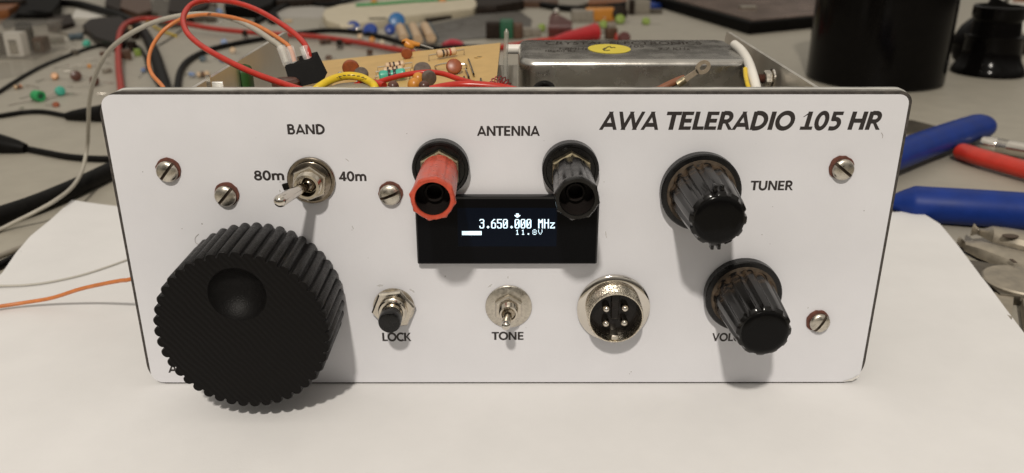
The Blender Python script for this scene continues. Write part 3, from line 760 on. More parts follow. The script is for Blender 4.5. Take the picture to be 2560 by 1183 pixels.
disc_cap(onB(903, 186, 2.5), 2.4, M['greycap'], cb, -.8, .1, .5)
disc_cap(onB(1056, 176, 2.0), 2.9, M['greycap'], cb, -1.0, .1, .5)
disc_cap(onB(1072, 195, 4.2), 2.3, M['greycap'], cb, .1, .4, .5)
for (px_, py_, r) in ((1046, 199, 1.9), (1036, 214, 2.0)):
    p = onB(px_, py_, 4.0); MB().ball(p, r, 1, 1, 1.15).build('tantalum_capacitor', M['tantal'], cb)
MB().ball(onB(1060, 216, 4), 1.6).build('tantalum_capacitor', M['darkceramic'], cb)
MB().ball(onB(983, 217, 4), 1.7).build('tantalum_capacitor', M['darkceramic'], cb)
MB().ball(onB(850, 186, 1.2), .9).build('solder_post', M['chrome'], cb)
for (p, q) in (((1171, 148), (1184, 185)), ((1164, 173), (1172, 193)), ((1160, 192), (1164, 206)), ((1202, 197), (1203, 210))):
    MB().tube([onB(*p, .3), onB(*p, 1.3), onB(*q, 1.3), onB(*q, .3)], .32, 8, straight=True).build('jumper', M['lead'], cb)
p1, p2 = onB(1090, 175, 3), onB(1123, 161, 3.4)
MB().tube([onB(1090, 176, 0), onB(1090, 165, 1.5), onB(1125, 158, 2.4), onB(1163, 162, 1.6), onB(1166, 170, .2)], .3, 8).build('jumper', M['lead'], cb)
p = onB(1199, 143, .05)
MB().lathe([(1.9, 0.02), (1.9, .14), (1.0, .14), (1.0, 0.02)], Matrix.Translation(p), 24).lathe([(1.0, .04), (0, .04)], Matrix.Translation(p), 24, 1).build('hole_ring', [M['pcb'], M['band_b']], cb)
# clear trimmers / coil formers just behind the panel top
for (px_, py_, r, Y, cm) in ((780, 217, 3.3, 14, M['redwire']), (958, 216, 2.3, 14, M['redwire']), (570, 220, 2.7, 10, M['dred']), (1118, 214, 2.6, 22, M['greyp'])):
    c = onY(px_, py_, Y); mx = frame(c-Vector((0, 0, 2)), (0, .25, 1))
    b = MB().lathe([(r, -7), (r, 1), (r*.9, 1.8), (r*.7, 2.0), (r*.62, 1.6), (r*.6, -6)], mx, 28)
    o = b.build('coil_former', mat('clear_former', (.62, .55, .47), .2, alpha=.55), cb)
    MB().lathe([(r*.58, -7), (r*.58, .5), (r*.3, .9), (0, .9)], mx, 20).build('core', cm, o)
c = onY(545, 216, 9); MB().box(-1.6, 1.6, -.3, .3, -8, 1.3, Matrix.Translation(c), bev=.15).build('solder_tag', M['alu'], cb)
c = onY(523, 213, 9); MB().box(-.6, .6, -.3, .3, -8, 2.8, Matrix.Translation(c)).build('solder_tag', M['lead'], cb)
c = onY(612, 216, 50); MB().box(-2.6, 2.6, -4, 4, -18, 7, Matrix.Translation(c), bev=2.2).build('coil_can', mat('green_coat', (.02, .075, .012), .5), cb)
c = onY(715, 212, 30); MB().lathe([(4.2, -10), (4.2, 1), (3.4, 1.8), (0, 2)], frame(c, (0, 0, 1)), 24).build('electrolytic_capacitor', M['darkceramic'], cb)
c = onY(885, 222, 9); MB().lathe([(7, -6), (7, -.4), (6.3, .6), (0, .9)], frame(c, (0, 0, 1)), 28).build('trimmer', M['greyp'], cb)
c = onY(1048, 186, 40); 

# ---- crystal filter can
cf = bpy.data.objects.new('crystal_filter', None); sc.collection.objects.link(cf); cf.parent = radio
x0, x1, y0, y1, zt = 4.2, 80.6, 46.5, 89.5, 91.4
bm = bmesh.new(); bmesh.ops.create_cube(bm, size=1)
for v in bm.verts: v.co = ((x0+x1)/2+v.co.x*(x1-x0), (y0+y1)/2+v.co.y*(y1-y0), (56+zt)/2+v.co.z*(zt-56))
ve = [e_ for e_ in bm.edges if abs(e_.verts[0].co.z-e_.verts[1].co.z) > 1]
bmesh.ops.bevel(bm, geom=ve, offset=5.5, segments=8, affect='EDGES', profile=.5)
te = [e_ for e_ in bm.edges if min(v.co.z for v in e_.verts) > zt-.01 and len(e_.link_faces) == 2 and any(abs(f.normal.z) < .3 for f in e_.link_faces)]
bmesh.ops.bevel(bm, geom=te, offset=2.2, segments=6, affect='EDGES', profile=.5)
bm.verts.index_update()
MB().add([v.co.copy() for v in bm.verts], [[v.index for v in f.verts] for f in bm.faces]).build('can', M['can'], cf, 50); bm.free()
def onC(px_, py_): return onZ(px_, py_, zt+.03)
def canpl(a, b_, c_):
    A, B, Cc = onC(*a), onC(*b_), onC(*c_)
    return lambda u, v: A+(B-A)*u+(Cc-A)*v
text('CRYSTAL ELECTRONICS', 0, 0, 0, 0, cf, M['canprint'], weight=.01, plane=canpl((1362, 111), (1756, 111), (1365, 104)))
text('1.8MHz', 0, 0, 0, 0, cf, M['canprint'], weight=.0, plane=canpl((1398, 125), (1470, 125), (1400, 119)))
text('9.7 KHz', 0, 0, 0, 0, cf, M['canprint'], weight=.0, plane=canpl((1645, 125), (1725, 125), (1646, 119)))
text('105', 0, 0, 0, 0, cf, M['canprint'], weight=.0, plane=canpl((1575, 119), (1610, 119), (1576, 113)))
text('IBg60 Kl', 0, 0, 0, 0, cf, M['canprint'], weight=.01, plane=canpl((1363, 131), (1437, 131), (1364, 125)))
cs = onC(1523, 122.5); el = onC(1576, 122.5)-cs; er = (onC(1523, 111)-onC(1523, 134)).length/2
pts = [(cs.x+el.length*math.cos(t*math.tau/48), cs.y+er*math.sin(t*math.tau/48)) for t in range(48)]
stk = MB().prism(pts, zt+.05, zt+.16).build('sticker', M['sticker'], cf)
sq = MB()
for pl in ([(1507, 124), (1512, 121), (1510, 126), (1515, 127), (1524, 126)], [(1513, 123), (1517, 119), (1525, 117), (1528, 120), (1534, 119), (1538, 120)]):
    sq.tube([onZ(a_, b_, zt+.2) for a_, b_ in pl], .22, 6)
sq.build('scribble', M['marker'], stk)

# ---- the rest of the wiring and fixings behind the panel
def wire(name, pts, r, m, parent, n=12, **k):
    P = []
    for p in pts: P.append(onZ(p[0], p[1], p[3]+ZT) if len(p) == 4 else onY(*p))
    return MB().tube(P, r, n, **k).build(name, m, parent)
yw = wire('yellow_wire', [(785, 228, 7), (800, 216, 8), (830, 199, 11), (866, 190, 14), (900, 193, 14), (925, 205, 11), (936, 216, 8), (938, 230, 7)], 1.15, M['yellow'], radio, 16)
dots = MB()
for (a_, b_) in ((820, 201), (829, 197), (840, 193), (850, 190), (861, 187.5), (872, 186.5), (884, 187), (896, 189), (907, 192), (916, 196), (924, 201), (930, 207)):
    p = onY(a_, b_+1.5, 11.0); dots.ball(p, .42, 1.2, .5, .35)
dots.build('marking', M['marker'], yw)
wire('red_wire', [(915, 222, 16), (950, 205, 18), (1000, 190, 22), (1060, 181, 24), (1105, 184, 23), (1150, 199, 19), (1195, 211, 16), (1225, 216, 14)], .8, M['redwire'], radio)
wire('red_wire', [(1075, 226, 9), (1105, 219, 10), (1150, 213, 12), (1200, 214, 12), (1250, 219, 11), (1290, 228, 9)], 1.25, M['redwire'], radio)
wire('red_wire', [(868, 226, 12), (900, 213, 14), (930, 208, 15), (960, 216, 12)], 1.2, M['redwire'], radio)
# toroid wound with enamelled wire
c = onY(1250, 217, 12); b = MB()
for k in range(11):
    t = k/10*math.pi*1.3-.5; q = Vector((math.cos(t)*1.9, .6*math.sin(t), math.sin(t)*1.5))
    b.lathe([(1.35, -.2), (1.6, 0), (1.35, .2), (1.15, 0), (1.35, -.2)], frame(c+q, Vector((-math.sin(t), .5, math.cos(t)))), 14)
b.build('wound_toroid', M['copper'], radio)
# clear plastic strut and silvery spacer between board and can
c = onY(1262, 215, 62); t = onY(1266, 72, 62)
MB().tube([c-Vector((0, 0, 10)), c.lerp(t, .5), t-Vector((0, 0, 3)), t], lambda q: .85 if q < .85 else .85-.6*(q-.85)/.15, 12, straight=False).build('clear_strut', mat('clear_strut_plastic', (.42, .40, .35), .2, alpha=.5), radio)
c = onY(1283, 123, 80); MB().lathe([(0, -2.5), (1.7, -2.5), (1.7, 3), (0, 3)], frame(c, (1, 0, 0)), 24).build('white_spacer', M['white'], radio)
c = onY(1269, 215, 75); MB().box(-3.6, 3.6, -.5, .5, -30, 7.5, Matrix.Translation(c)).build('bright_bracket', M['aluplate'], radio)
wire('black_wire', [(1335, 228, 30), (1345, 215, 32), (1360, 209, 33), (1376, 214, 32), (1384, 228, 30)], 1.0, M['black'], radio)
# solder lug on a brown wire
wire('brown_wire', [(1640, 228, 26), (1668, 214, 27), (1692, 203, 28), (1712, 196, 28)], 1.15, mat('brown_insulation', (.20, .075, .035), .4, var=.1, scale=300), radio)
lu = bpy.data.objects.new('solder_lug', None); sc.collection.objects.link(lu); lu.parent = radio
A, B = onY(1706, 203, 27), onY(1757, 168, 27); w = (B-A); Ln = w.length
mxl = Matrix.Translation(A) @ Matrix.Rotation(math.atan2(w.z, w.x), 4, Vector((0, -1, 0))) @ Matrix(((1, 0, 0, 0), (0, 0, -1, 0), (0, 1, 0, 0), (0, 0, 0, 1)))
b = MB(); no = 28
o1, o2 = circ(2.35, no, Ln, 0), circ(1.15, no, Ln+.1, 0)
for w0 in (0, .45): b.add([(p[0], p[1]*.85, w0) for p in o1]+[(p[0], p[1]*.75, w0) for p in o2], [(i, (i+1) % no, no+(i+1) % no, no+i) for i in range(no)], 0, mxl)
b.add([(p[0], p[1]*.85, w_) for w_ in (0, .45) for p in o1], [(i, (i+1) % no, no+(i+1) % no, no+i) for i in range(no)], 0, mxl)
b.add([(p[0], p[1]*.75, w_) for w_ in (0, .45) for p in o2], [(i, (i+1) % no, no+(i+1) % no, no+i) for i in range(no)], 0, mxl)
b.prism([(-.5, -.9), (Ln-1.9, -.75), (Ln-1.9, .75), (-.5, .9)], 0, .45, mxl)
b.build('lug', mat('dull_tin', (.60, .50, .38), .45, .85, var=.12, scale=500), lu)
MB().tube([A-w.normalized()*1.8, A+w.normalized()*.9], 1.2, 12, straight=True).build('crimp', M['brass'], lu)
wire('white_wire', [(1836, 112, 70), (1852, 126, 62), (1868, 150, 50), (1880, 182, 38), (1892, 228, 28)], 1.6, M['white'], radio)
wire('yellow_wire', [(1863, 172, 40), (1864, 190, 36), (1869, 212, 30), (1876, 232, 28)], .7, M['yellow'], radio)
# bolt and nut through the right side plate
bo = bpy.data.objects.new('bolt', None); sc.collection.objects.link(bo); bo.parent = radio
d_ = ray(1935, 197); bY = CAM.y+d_.y*((85.0-CAM.x)/d_.x)
c = onY(1935, 197, bY)-Vector((4.2, 0, 0)); c.x = 79.8; ax = Vector((1, 0, 0)); prof = []
for k in range(8): prof += [(1.5, k*.42), (1.2, .21+k*.42)]
MB().lathe([(0, 0), (1.2, 0)]+prof+[(1.3, 4), (1.3, 5.2), (0, 5.2)], frame(c, ax), 20).build('shank', M['darkceramic'], bo)
MB().prism(hexa(2.7, 10), 2.0, 4.2, frame(c, ax), bev=.3).build('nut', M['nickeldull'], bo)
MB().lathe([(3.1, 4.3), (3.1, 4.9), (1.0, 4.9)], frame(c, ax), 28).lathe([(3.1, 4.3), (1, 4.3)], frame(c, ax), 28).build('washer', M['chrome'], bo)

# ------------------------------------------------------------------ plug lead hanging over the board
hp = onY(757, 185, 36)
pl = thing('plug_lead', 'black header plug with red, orange and grey wires in clear sleeves standing over the board', 'plug')
A = [onY(712, 168, 38), onY(782, 150, 38), onY(808, 204, 30), onY(728, 222, 30)]
vs = [p+Vector((0, q, q*.2)) for q in (0, 7) for p in A]
MB().add(vs, [(0, 1, 2, 3), (7, 6, 5, 4), (0, 4, 5, 1), (1, 5, 6, 2), (2, 6, 7, 3), (3, 7, 4, 0)]).build('plug', M['blackplug'], pl)
for (a_, b_) in (((702, 116), (719, 164)), ((724, 118), (736, 161)), ((759, 118), (774, 157))):
    p, q = onY(*a_, 43), onY(*b_, 41)
    MB().tube([p, p.lerp(q, .5), q], 1.45, 14, straight=True, cap=False).build('sleeve', M['clear'], pl)
MB().tube([onY(747, 156, 41), onY(746, 143, 41)], .35, 8, straight=True).build('pin', M['lead'], pl)
wire('wire', [(774, 153, 41), (768, 122, 43), (745, 92, 50), (700, 58, 60), (640, 24, 72), (580, 5, 80), (520, 1, 82), (480, 11, 76), (459, 40, 66), (464, 75, 52), (492, 106, 42), (540, 137, 32), (620, 177, 22), (700, 207, 14), (757, 226, 8)], .95, M['redwire'], pl)
wire('wire', [(717, 158, 41), (704, 122, 44), (680, 102, 50), (640, 75, 62), (595, 52, 74), (540, 38, 90), (480, 36, 98), (400, 51, 104), (325, 85, 108), (272, 128, 118), (240, 185, 132), (224, 250, 152), (221, 310, 172), (218, 365, 0, 24), (206, 424, 0, 14), (182, 466, 0, 11), (140, 500, 0, 10), (90, 529, 0, 7.5), (40, 554, 0, 4), (0, 574, 0, 1.5), (-60, 600, 0, 1.2)], .95, M['grey'], pl)
wire('wire', [(737, 156, 41), (726, 122, 44), (705, 102, 50), (650, 68, 62), (590, 46, 74), (530, 37, 86), (490, 39, 92), (455, 47, 94), (412, 74, 92), (383, 112, 86), (372, 150, 78), (380, 185, 70), (412, 224, 58), (450, 300, 40), (440, 500, 22), (400, 668, 0, 23), (330, 697, 0, 20), (300, 702, 0, 18), (262, 709, 0, 15.5), (200, 723, 0, 11), (130, 745, 0, 5.3), (60, 757, 0, 3.6), (0, 766, 0, 3.6), (-60, 774, 0, 4.4)], .72, M['orange'], pl)

# ------------------------------------------------------------------ cables and clips on the desk
def cable(name, label, cat, pts, r, m, lift=0.0, group=None, n=12):
    P = [onZ(p[0], p[1], ZT+r+(p[2] if len(p) > 2 else 0)) for p in pts]
    return tag(MB().tube(P, r, n).build(name, m), label, cat, group)
cable('cable', 'thin grey strand standing in for a soft shadow line on the white paper above the orange wire', 'wire', [(a_, b_, .4+lift_at(onZ(a_, b_).x, onZ(a_, b_).y)) for a_, b_ in ((-60, 718), (0, 715), (60, 713), (120, 706), (200, 689), (270, 667), (330, 645), (400, 618))], .42, mat('shadow_line_grey', (.46, .44, .39), .5))  # grey strand drawn in place of a soft cast shadow across the paper
cable('cable', 'thick black cable running behind the left corner of the paper', 'cable', [(-60, 562), (0, 541), (90, 510), (190, 468), (280, 425), (350, 395), (430, 370)], 4.6, M['black'])
cable('cable', 'brown edged grey wire slipping under the left edge of the paper', 'wire', [(-60, 668), (0, 640), (45, 622), (80, 608)], 1.1, M['greyp'])
cable('cable', 'glossy black lead tucked under the left edge of the paper', 'cable', [(-60, 690), (0, 663), (36, 645), (75, 628)], 1.7, M['blackgloss'])
cable('cable', 'thick black cable arching along the top left behind the clear box', 'cable', [(15, 62), (45, 40), (85, 17), (135, 7), (190, 9), (250, 25), (310, 44), (355, 75), (382, 125), (400, 180), (420, 250), (440, 300)], 5.0, M['black'])
cable('cable', 'thin black wire crossing the loose parts at the upper left', 'wire', [(-40, 250), (0, 228), (60, 190), (120, 159), (200, 128), (250, 114), (300, 111), (340, 114), (360, 135), (372, 172), (396, 212), (420, 250)], 1.55, M['black'])
cable('cable', 'long black lead curving behind the left side plate toward the middle', 'cable', [(440, 260), (444, 215), (452, 175), (475, 148), (520, 126), (570, 113), (640, 100), (700, 90), (760, 82), (820, 76), (890, 80), (960, 94), (1030, 113), (1100, 120), (1160, 118), (1220, 120)], 2.6, M['black'])
cable('cable', 'fat red test lead bent sharply at the upper left behind the panel', 'cable', [(306, 290, 0), (303, 225, 0), (297, 170, 2), (296, 115, 6), (303, 75, 10), (325, 55, 12), (370, 47, 12), (440, 55, 10), (520, 70, 6), (600, 79, 4), (700, 86, 2), (800, 93, 2), (900, 107, 2), (980, 122, 2), (1060, 136, 2)], 2.75, M['redfat'])
cable('cable', 'slim yellow wire dropping behind the bent red lead', 'wire', [(325, -25), (335, 5), (346, 28), (362, 48), (385, 66), (402, 76), (440, 90)], 1.3, M['yellow'])
cable('cable', 'hair thin dark wire slanting behind the orange wire', 'wire', [(398, 113), (420, 100), (440, 86), (462, 68)], .7, M['black'])
cable('cable', 'black lead arching behind the red loop near the cream board', 'cable', [(640, 55), (670, 38), (710, 16), (760, 8), (820, 12), (880, -2), (960, -25)], 3.2, M['black'])
cable('cable', 'black lead drooping across the far middle of the desk', 'cable', [(1100, -5), (1180, 4), (1260, 2), (1330, 8), (1390, 18), (1440, 22), (1500, 20), (1560, 12), (1640, 0), (1700, -15)], 4.2, M['black'])

def clip(name, label, nose, tail, rn, rt, m, metal=None, group=None):
    """crocodile clip lying on the desk: tapered boot with a strain relief, and jaws at the nose"""
    a, b_ = onZ(*nose, ZT+rn*.8), onZ(*tail, ZT+rt)
    root = thing(name, label, 'clip', (a.x, a.y, ZT), group=group)
    w = (b_-a)
    MB().tube([a, a.lerp(b_, .15), a.lerp(b_, .5), a.lerp(b_, .8), b_], lambda t: rn+(rt-rn)*t**1.3, 16).build('boot', m, root)
    if metal:
        d = -w.normalized(); s = Vector((-d.y, d.x, 0))
        for q in (-1, 1):
            MB().tube([a+s*q*1.2, a+d*7+s*q*2.6+Vector((0, 0, q*1.5)), a+d*14+s*q*.6], lambda t: 1.9-1.0*t, 8).build('jaw', metal, root)
    return root
clip('crocodile_clip', 'black crocodile clip boot poking out at the panel upper left edge', (262, 284), (166, 291), 6.4, 2.6, M['black'], M['steel'])
cable('cable', 'black lead running left from the clip at the panel edge', 'cable', [(-60, 296), (0, 290), (60, 281), (110, 280), (172, 291)], 1.7, M['black'])
clip('crocodile_clip', 'black crocodile clip boot cut off by the left photo edge', (-55, 352), (64, 371), 8.0, 2.8, M['black'], M['steel'])
cable('cable', 'black lead from the left edge clip to behind the panel', 'cable', [(60, 371), (110, 381), (170, 392), (230, 397), (300, 398), (380, 398)], 1.9, M['black'])
clip('crocodile_clip', 'red crocodile clip with steel jaws behind the crystal can', (1490, 80), (1385, 100), 9.5, 3.0, M['redboot'], M['steel'])
cable('cable', 'red lead running from the red clip toward the circuit board', 'cable', [(1170, 130), (1230, 122), (1290, 113), (1340, 104), (1392, 99)], 3.0, M['redwire'])

# ------------------------------------------------------------------ loose parts on the desk
PTS = 'loose components scattered on the desk'
def loose_axial(label, a_, b_, r, Lb, m, bands=(), name='resistor'):
    pa, pb = onZ(*a_, ZT+r+.3), onZ(*b_, ZT+r+.3); mid = (pa+pb)/2
    e = thing(name, label, 'resistor', (mid.x, mid.y, ZT), group=PTS)
    w = pb-pa; mx = frame(mid, w); h = Lb/2; b = MB()
    b.lathe([(0, -h), (r*.7, -h), (r, -h+.4*r), (r, -h+1.1*r), (r*.85, -h+1.5*r), (r*.85, h-1.5*r), (r, h-1.1*r), (r, h-.4*r), (r*.7, h), (0, h)], mx, 16)
    for t, mi in bands: b.lathe([(r*.98, -h+Lb*t-.3*r), (r*1.04, -h+Lb*t-.25*r), (r*1.04, -h+Lb*t+.25*r), (r*.98, -h+Lb*t+.3*r)], mx, 16, mi)
    b.build('body', [m, M['band_b'], M['band_r'], M['band_o']], e)
    for s in (-1, 1):
        ln = max(3, w.length/2-h)
        q = mid+w.normalized()*s*(h+ln); q.z = ZT+.4
        MB().tube([mid+w.normalized()*s*(h-.2), mid+w.normalized()*s*(h+ln*.4)+Vector((.3, .6, 0)), q], .33, 6).build('lead', M['lead'], e)
    return e
def loose_disc(label, p_, r, m, lean=.9, yaw=0., th=.38, cat='capacitor', name='disc_capacitor', leads=((-8, 6), (-5, 9))):
    p = onZ(*p_, ZT+r*max(.35, math.cos(lean)))
    e = thing(name, label, cat, (p.x, p.y, ZT), group=PTS)
    mx = Matrix.Translation(p) @ Matrix.Rotation(yaw, 4, 'Z') @ Matrix.Rotation(math.pi/2-lean, 4, 'X')
    MB().lathe(disc_prof(r, th), mx, 22).build('body', m, e)
    for (dx, dy) in leads:
        q = p+Vector((dx, dy, 0)); q.z = ZT+.35
        MB().tube([p+Vector((dx, dy, 0)).normalized()*r*.6, p.lerp(q, .6), q], .33, 6).build('lead', M['lead'], e)
    return e
def block(name, label, cat, p_, sx, sy, sz, m, yaw=0., bev=.6, z=0., tilt=0., parts=None, group=PTS):
    p = onZ(*p_, ZT); mx = Matrix.Translation((p.x, p.y, ZT+z)) @ Matrix.Rotation(yaw, 4, 'Z') @ Matrix.Rotation(tilt, 4, 'Y')
    e = thing(name, label, cat, (p.x, p.y, ZT), group=group)
    MB().box(-sx/2, sx/2, -sy/2, sy/2, 0, sz, mx, bev=bev).build('body', m, e)
    if parts == 'pins':
        for k in range(3): MB().tube([mx @ Vector(((k-1)*sx*.3, -sy/2+.1, sz*.4)), mx @ Vector(((k-1)*sx*.3, -sy/2-4, .5))], .4, 6, straight=True).build('lead', M['lead'], e)
    if parts == 'cap': MB().box(-sx*.35, sx*.35, -sy*.35, sy*.35, sz, sz+sz*.3, mx, bev=.2).build('cap', M['greyp'], e)
    return e
# green spacer ring
p = onZ(95, 240, ZT+4); ax = Vector((1, -.55, 0))
g = thing('ferrite_sleeve', 'bright green plastic sleeve lying on its side at the left', 'sleeve', (p.x, p.y, ZT), group=PTS)
MB().lathe([(2.2, -3.6), (3.9, -3.6), (4.1, -3.3), (4.1, 3.3), (3.9, 3.6), (2.2, 3.6), (2.2, -3.6)], frame(p, ax), 28).build('body', M['green'], g)
MB().lathe([(2.15, -3), (2.15, 3), (0, 3)], frame(p, ax), 20).build('bore', M['dgreen'], g)
loose_disc('teal dipped capacitor standing beside the green sleeve', (150, 228), 3.7, M['teal'], .3, .9, .6, leads=((-8, -14), (13, 6)))
loose_disc('small orange ball capacitor left of the brown discs', (137, 191), 2.9, M['tantal'], .4, .3, .8, leads=((-12, -3), (12, 1)))
loose_disc('larger dark brown disc capacitor with a leaning lead', (190, 190), 4.4, M['darkceramic'], .25, .5, .45, leads=((8, 12), (-4, 14)))
loose_disc('dark brown disc capacitor lying in the shadow of the grey wire', (236, 203), 4.1, M['darkceramic'], .25, -.4, .45, leads=((-14, -5), (10, 10)))
loose_disc('pale orange chip capacitor near the thin black wire', (223, 165), 1.8, M['tantal'], .2, .2, .4, leads=((-10, -6), (6, 8)))
loose_disc('bright teal twin lobed capacitor on the thin black wire', (216, 109), 4.0, M['teal'], .8, -.4, .55, leads=((-22, -18), (10, -20)))
loose_axial('slate blue resistor by the clear component box', (150, 95), (228, 88), 3.6, 14, M['slate'])
loose_axial('fine bare wire lead curving across the desk below the teal capacitor', (20, 262), (140, 242), .5, 3, M['lead'], name='wire_offcut')
loose_axial('tan resistor lying behind the fat black cable', (470, 190), (545, 182), 2.4, 10, M['tan'], ((.3, 1), (.5, 3)))
loose_axial('pale blue resistor nearest the left side plate', (460, 183), (500, 190), 1.9, 6, M['pblue'])
loose_disc('pale teal disc among the parts by the left side plate', (508, 148), 3.4, M['slate'], .9, .2, leads=((6, -8), (9, -6)))
loose_axial('blue resistor with bent leads touching the side plate edge', (535, 142), (575, 160), 1.5, 9, M['blue'])
loose_disc('tan disc capacitor beside the long black lead', (582, 126), 3.1, M['tan'], .6, .2, leads=((6, -8), (9, -6)))
loose_disc('pale blue disc capacitor resting on the long black lead', (560, 106), 3.4, M['pblue'], .3, .2, leads=((6, -8), (-9, -6)))
loose_disc('pale blue disc capacitor behind the grey and orange wires', (548, 30), 4.6, M['pblue'], .6, .2, leads=((6, -8), (-9, -6)))
loose_axial('cream resistor standing behind the red loop', (590, 40), (604, 22), 2.2, 11, M['tan'])
block('transistor', 'dark brown transistor under the long black lead', 'transistor', (614, 100), 5, 5, 10, M['dbrown'], .2, parts='pins')
block('transistor', 'brown transistor in front of the red test lead at the middle', 'transistor', (850, 122), 6, 5, 9, M['dbrown'], .1, parts='pins')
block('transistor', 'small brown transistor behind the top edge of the board', 'transistor', (925, 140), 5, 5, 6, M['brown'], .4, parts='pins')
loose_disc('flat tan disc behind the plug and the board edge', (822, 145), 3.4, M['brown'], 1.1, .2, leads=((6, -3), (-9, -3)))
loose_axial('brown resistor between the red and black leads', (780, 108), (845, 100), 2.6, 12, M['brown'], ((.3, 1),))
for i, (a_, b_, m_, lb) in enumerate((((900, 92), 3.0, 'tan', 'tan bead capacitor between black and red leads, leftmost of its row'), ((930, 100), 3.2, 'tantal', 'orange bead capacitor between the black and red leads'),
                                     ((955, 106), 2.6, 'cream', 'cream bead capacitor between the black and red leads'), ((985, 118), 3.0, 'greycap', 'grey brown bead capacitor beside the tantalum capacitor'))):
    loose_disc(lb, a_, b_, M[m_], .5, .3*i, .6, leads=((6, -6), (-8, -6)))
# orange two legged capacitor with bright leads leaning on the board
p = onB(1022, 112, 5.0); tq = thing('tantalum_capacitor', 'orange yellow twin tipped capacitor with bright leads leaning over the board edge', 'capacitor', (p.x, p.y, p.z))
B0 = onY(1016, 108, 104); B1 = onY(1034, 121, 103); B2 = onY(1050, 112, 104)
MB().tube([B0.lerp(B2, -.05), B0, B0.lerp(B1, .7), B1], lambda t: 1.75-1.2*max(0, t-.55)/.45, 16).tube([B0, B0.lerp(B2, .5), B2], lambda t: 1.7-1.0*t, 16).build('body', M['tantal'], tq)
MB().tube([B2, onY(1083, 122, 101)], .32, 8, straight=True).tube([B1, onY(1042, 127, 102)], .32, 8, straight=True).build('lead', M['lead'], tq)
c = onZ(1130, 112, ZT+4); rd = thing('red_connector', 'pinkish red insulated connector showing just over the back of the board', 'connector', (c.x, c.y, ZT), group=PTS)
MB().tube([onZ(1108, 114, ZT+4), onZ(1122, 108, ZT+5), onZ(1140, 107, ZT+5), onZ(1158, 112, ZT+4)], lambda t: 3.6-2.2*abs(t-.5)*1.3, 14).build('sleeve', mat('pink_red', (.42, .03, .05), .35), rd)
MB().tube([onZ(1156, 112, ZT+4), onZ(1175, 112, ZT+3)], 1.3, 8, straight=True).build('tip', M['chrome'], rd)

def slab(name, label, cat, quad, z0, z1, m, bev=0, group=None, z=0):
    P = [onZ(a_, b_, ZT+z1) for a_, b_ in quad]; cx = sum(p.x for p in P)/len(P); cy = sum(p.y for p in P)/len(P)
    e = thing(name, label, cat, (cx, cy, ZT), group=group)
    MB().prism([(p.x, p.y) for p in P], ZT+z0, ZT+z1, bev=bev).build('body', m, e); return e
# cream tray with a green wire along it
cr_ = slab('cream_board', 'cream coloured plastic board with a green wire lying across the far desk', 'board', [(806, 38), (812, 24), (850, 12), (985, -2), (1180, -14), (1196, 14), (1180, 22), (1000, 42), (880, 62), (850, 62), (818, 52)], 0, 9, M['cream'], 1.0)
w_ = MB().tube([onZ(a_, b_, ZT+10.6) for a_, b_ in ((890, 13), (960, 9), (1020, 4), (1090, 0), (1160, -6))], 1.9, 10).build('green_wire', M['green'], cr_)
for a_ in ((936, 12), (1106, 3)):
    c = onZ(*a_, ZT+9); MB().lathe([(5.5, 0), (4.5, 4), (2, 7), (0, 7.5)], Matrix.Translation(c), 18).build('yellow_peg', M['tantal'], cr_)
loose_disc('deep blue disc capacitor, leftmost by the cream board', (884, 68), 7.5, M['blue'], .7, .3, .35, leads=((12, -8), (14, -4)))
loose_disc('deep blue disc capacitor in front of the grey blister strip', (926, 76), 8.0, M['blue'], .8, -.2, .5, leads=((-12, -8), (-14, -4)))
loose_disc('bright blue disc capacitor leaning on the cream board', (992, 52), 9.5, M['lblue'], .4, .2, .35, leads=((12, -14), (-14, -14)))
loose_disc('small deep blue capacitor under the bright blue one', (975, 74), 6.0, M['blue'], .5, .2, .5, leads=((-12, -8), (14, -4)))
block('steel_slug', 'small shiny steel slug between the blue capacitors', 'component', (897, 84), 8, 8, 7, M['chrome'], .3, 2.0)
block('resistor_pack', 'grey brown block behind the blue capacitors', 'component', (945, 66), 22, 14, 9, M['greyp'], .3)
# grey film bag of banded parts
bgq = [(985, 88), (1000, 66), (1100, 48), (1200, 26), (1300, 20), (1330, 40), (1325, 66), (1245, 82), (1130, 92), (1060, 104), (1010, 106)]
P = [onZ(a_, b_, ZT+5) for a_, b_ in bgq]; cx = sum(p.x for p in P)/len(P); cy = sum(p.y for p in P)/len(P)
bag = thing('component_bag', 'crumpled grey antistatic bag of tan parts behind the circuit board', 'bag', (cx, cy, ZT))
nr_ = len(P); vs = []; fs = []; rings = 9
for k in range(rings+1):
    for i, p in enumerate(P):
        t = k/rings; q = Vector((cx, cy, 0)).lerp(Vector((p.x, p.y, 0)), t)
        vs.append((q.x, q.y, ZT+1.0+(7.0*(1-t**2.2))*(.8+.35*math.sin(3.1*i+2.0*k))))
for k in range(rings):
    for i in range(nr_):
        j = (i+1) % nr_; fs.append((k*nr_+i, k*nr_+j, (k+1)*nr_+j, (k+1)*nr_+i))
MB().add(vs, fs).build('film', M['antistatic'], bag, 180)
for i, (a_, b_, c_, d_) in enumerate(((1000, 70, 1012, 98), (1032, 68, 1045, 100), (1062, 66, 1078, 96))):
    MB().tube([onZ(a_, b_, ZT+9), onZ(c_, d_, ZT+6)], 5.2, 12, straight=True).build('resistor', M['tan'], bag)
for i, (a_, b_, c_, d_) in enumerate(((1016, 68, 1029, 100), (1072, 62, 1088, 94))):
    MB().tube([onZ(a_, b_, ZT+9), onZ(c_, d_, ZT+6)], 3.2, 12, straight=True).build('spacer', M['slate'], bag)
slab('dark_strip', 'dark brown strip lying along the cream board edge', 'strip', [(1062, 44), (1120, 33), (1170, 24), (1172, 29), (1120, 40), (1066, 50)], 0, 4, M['dbrown'])
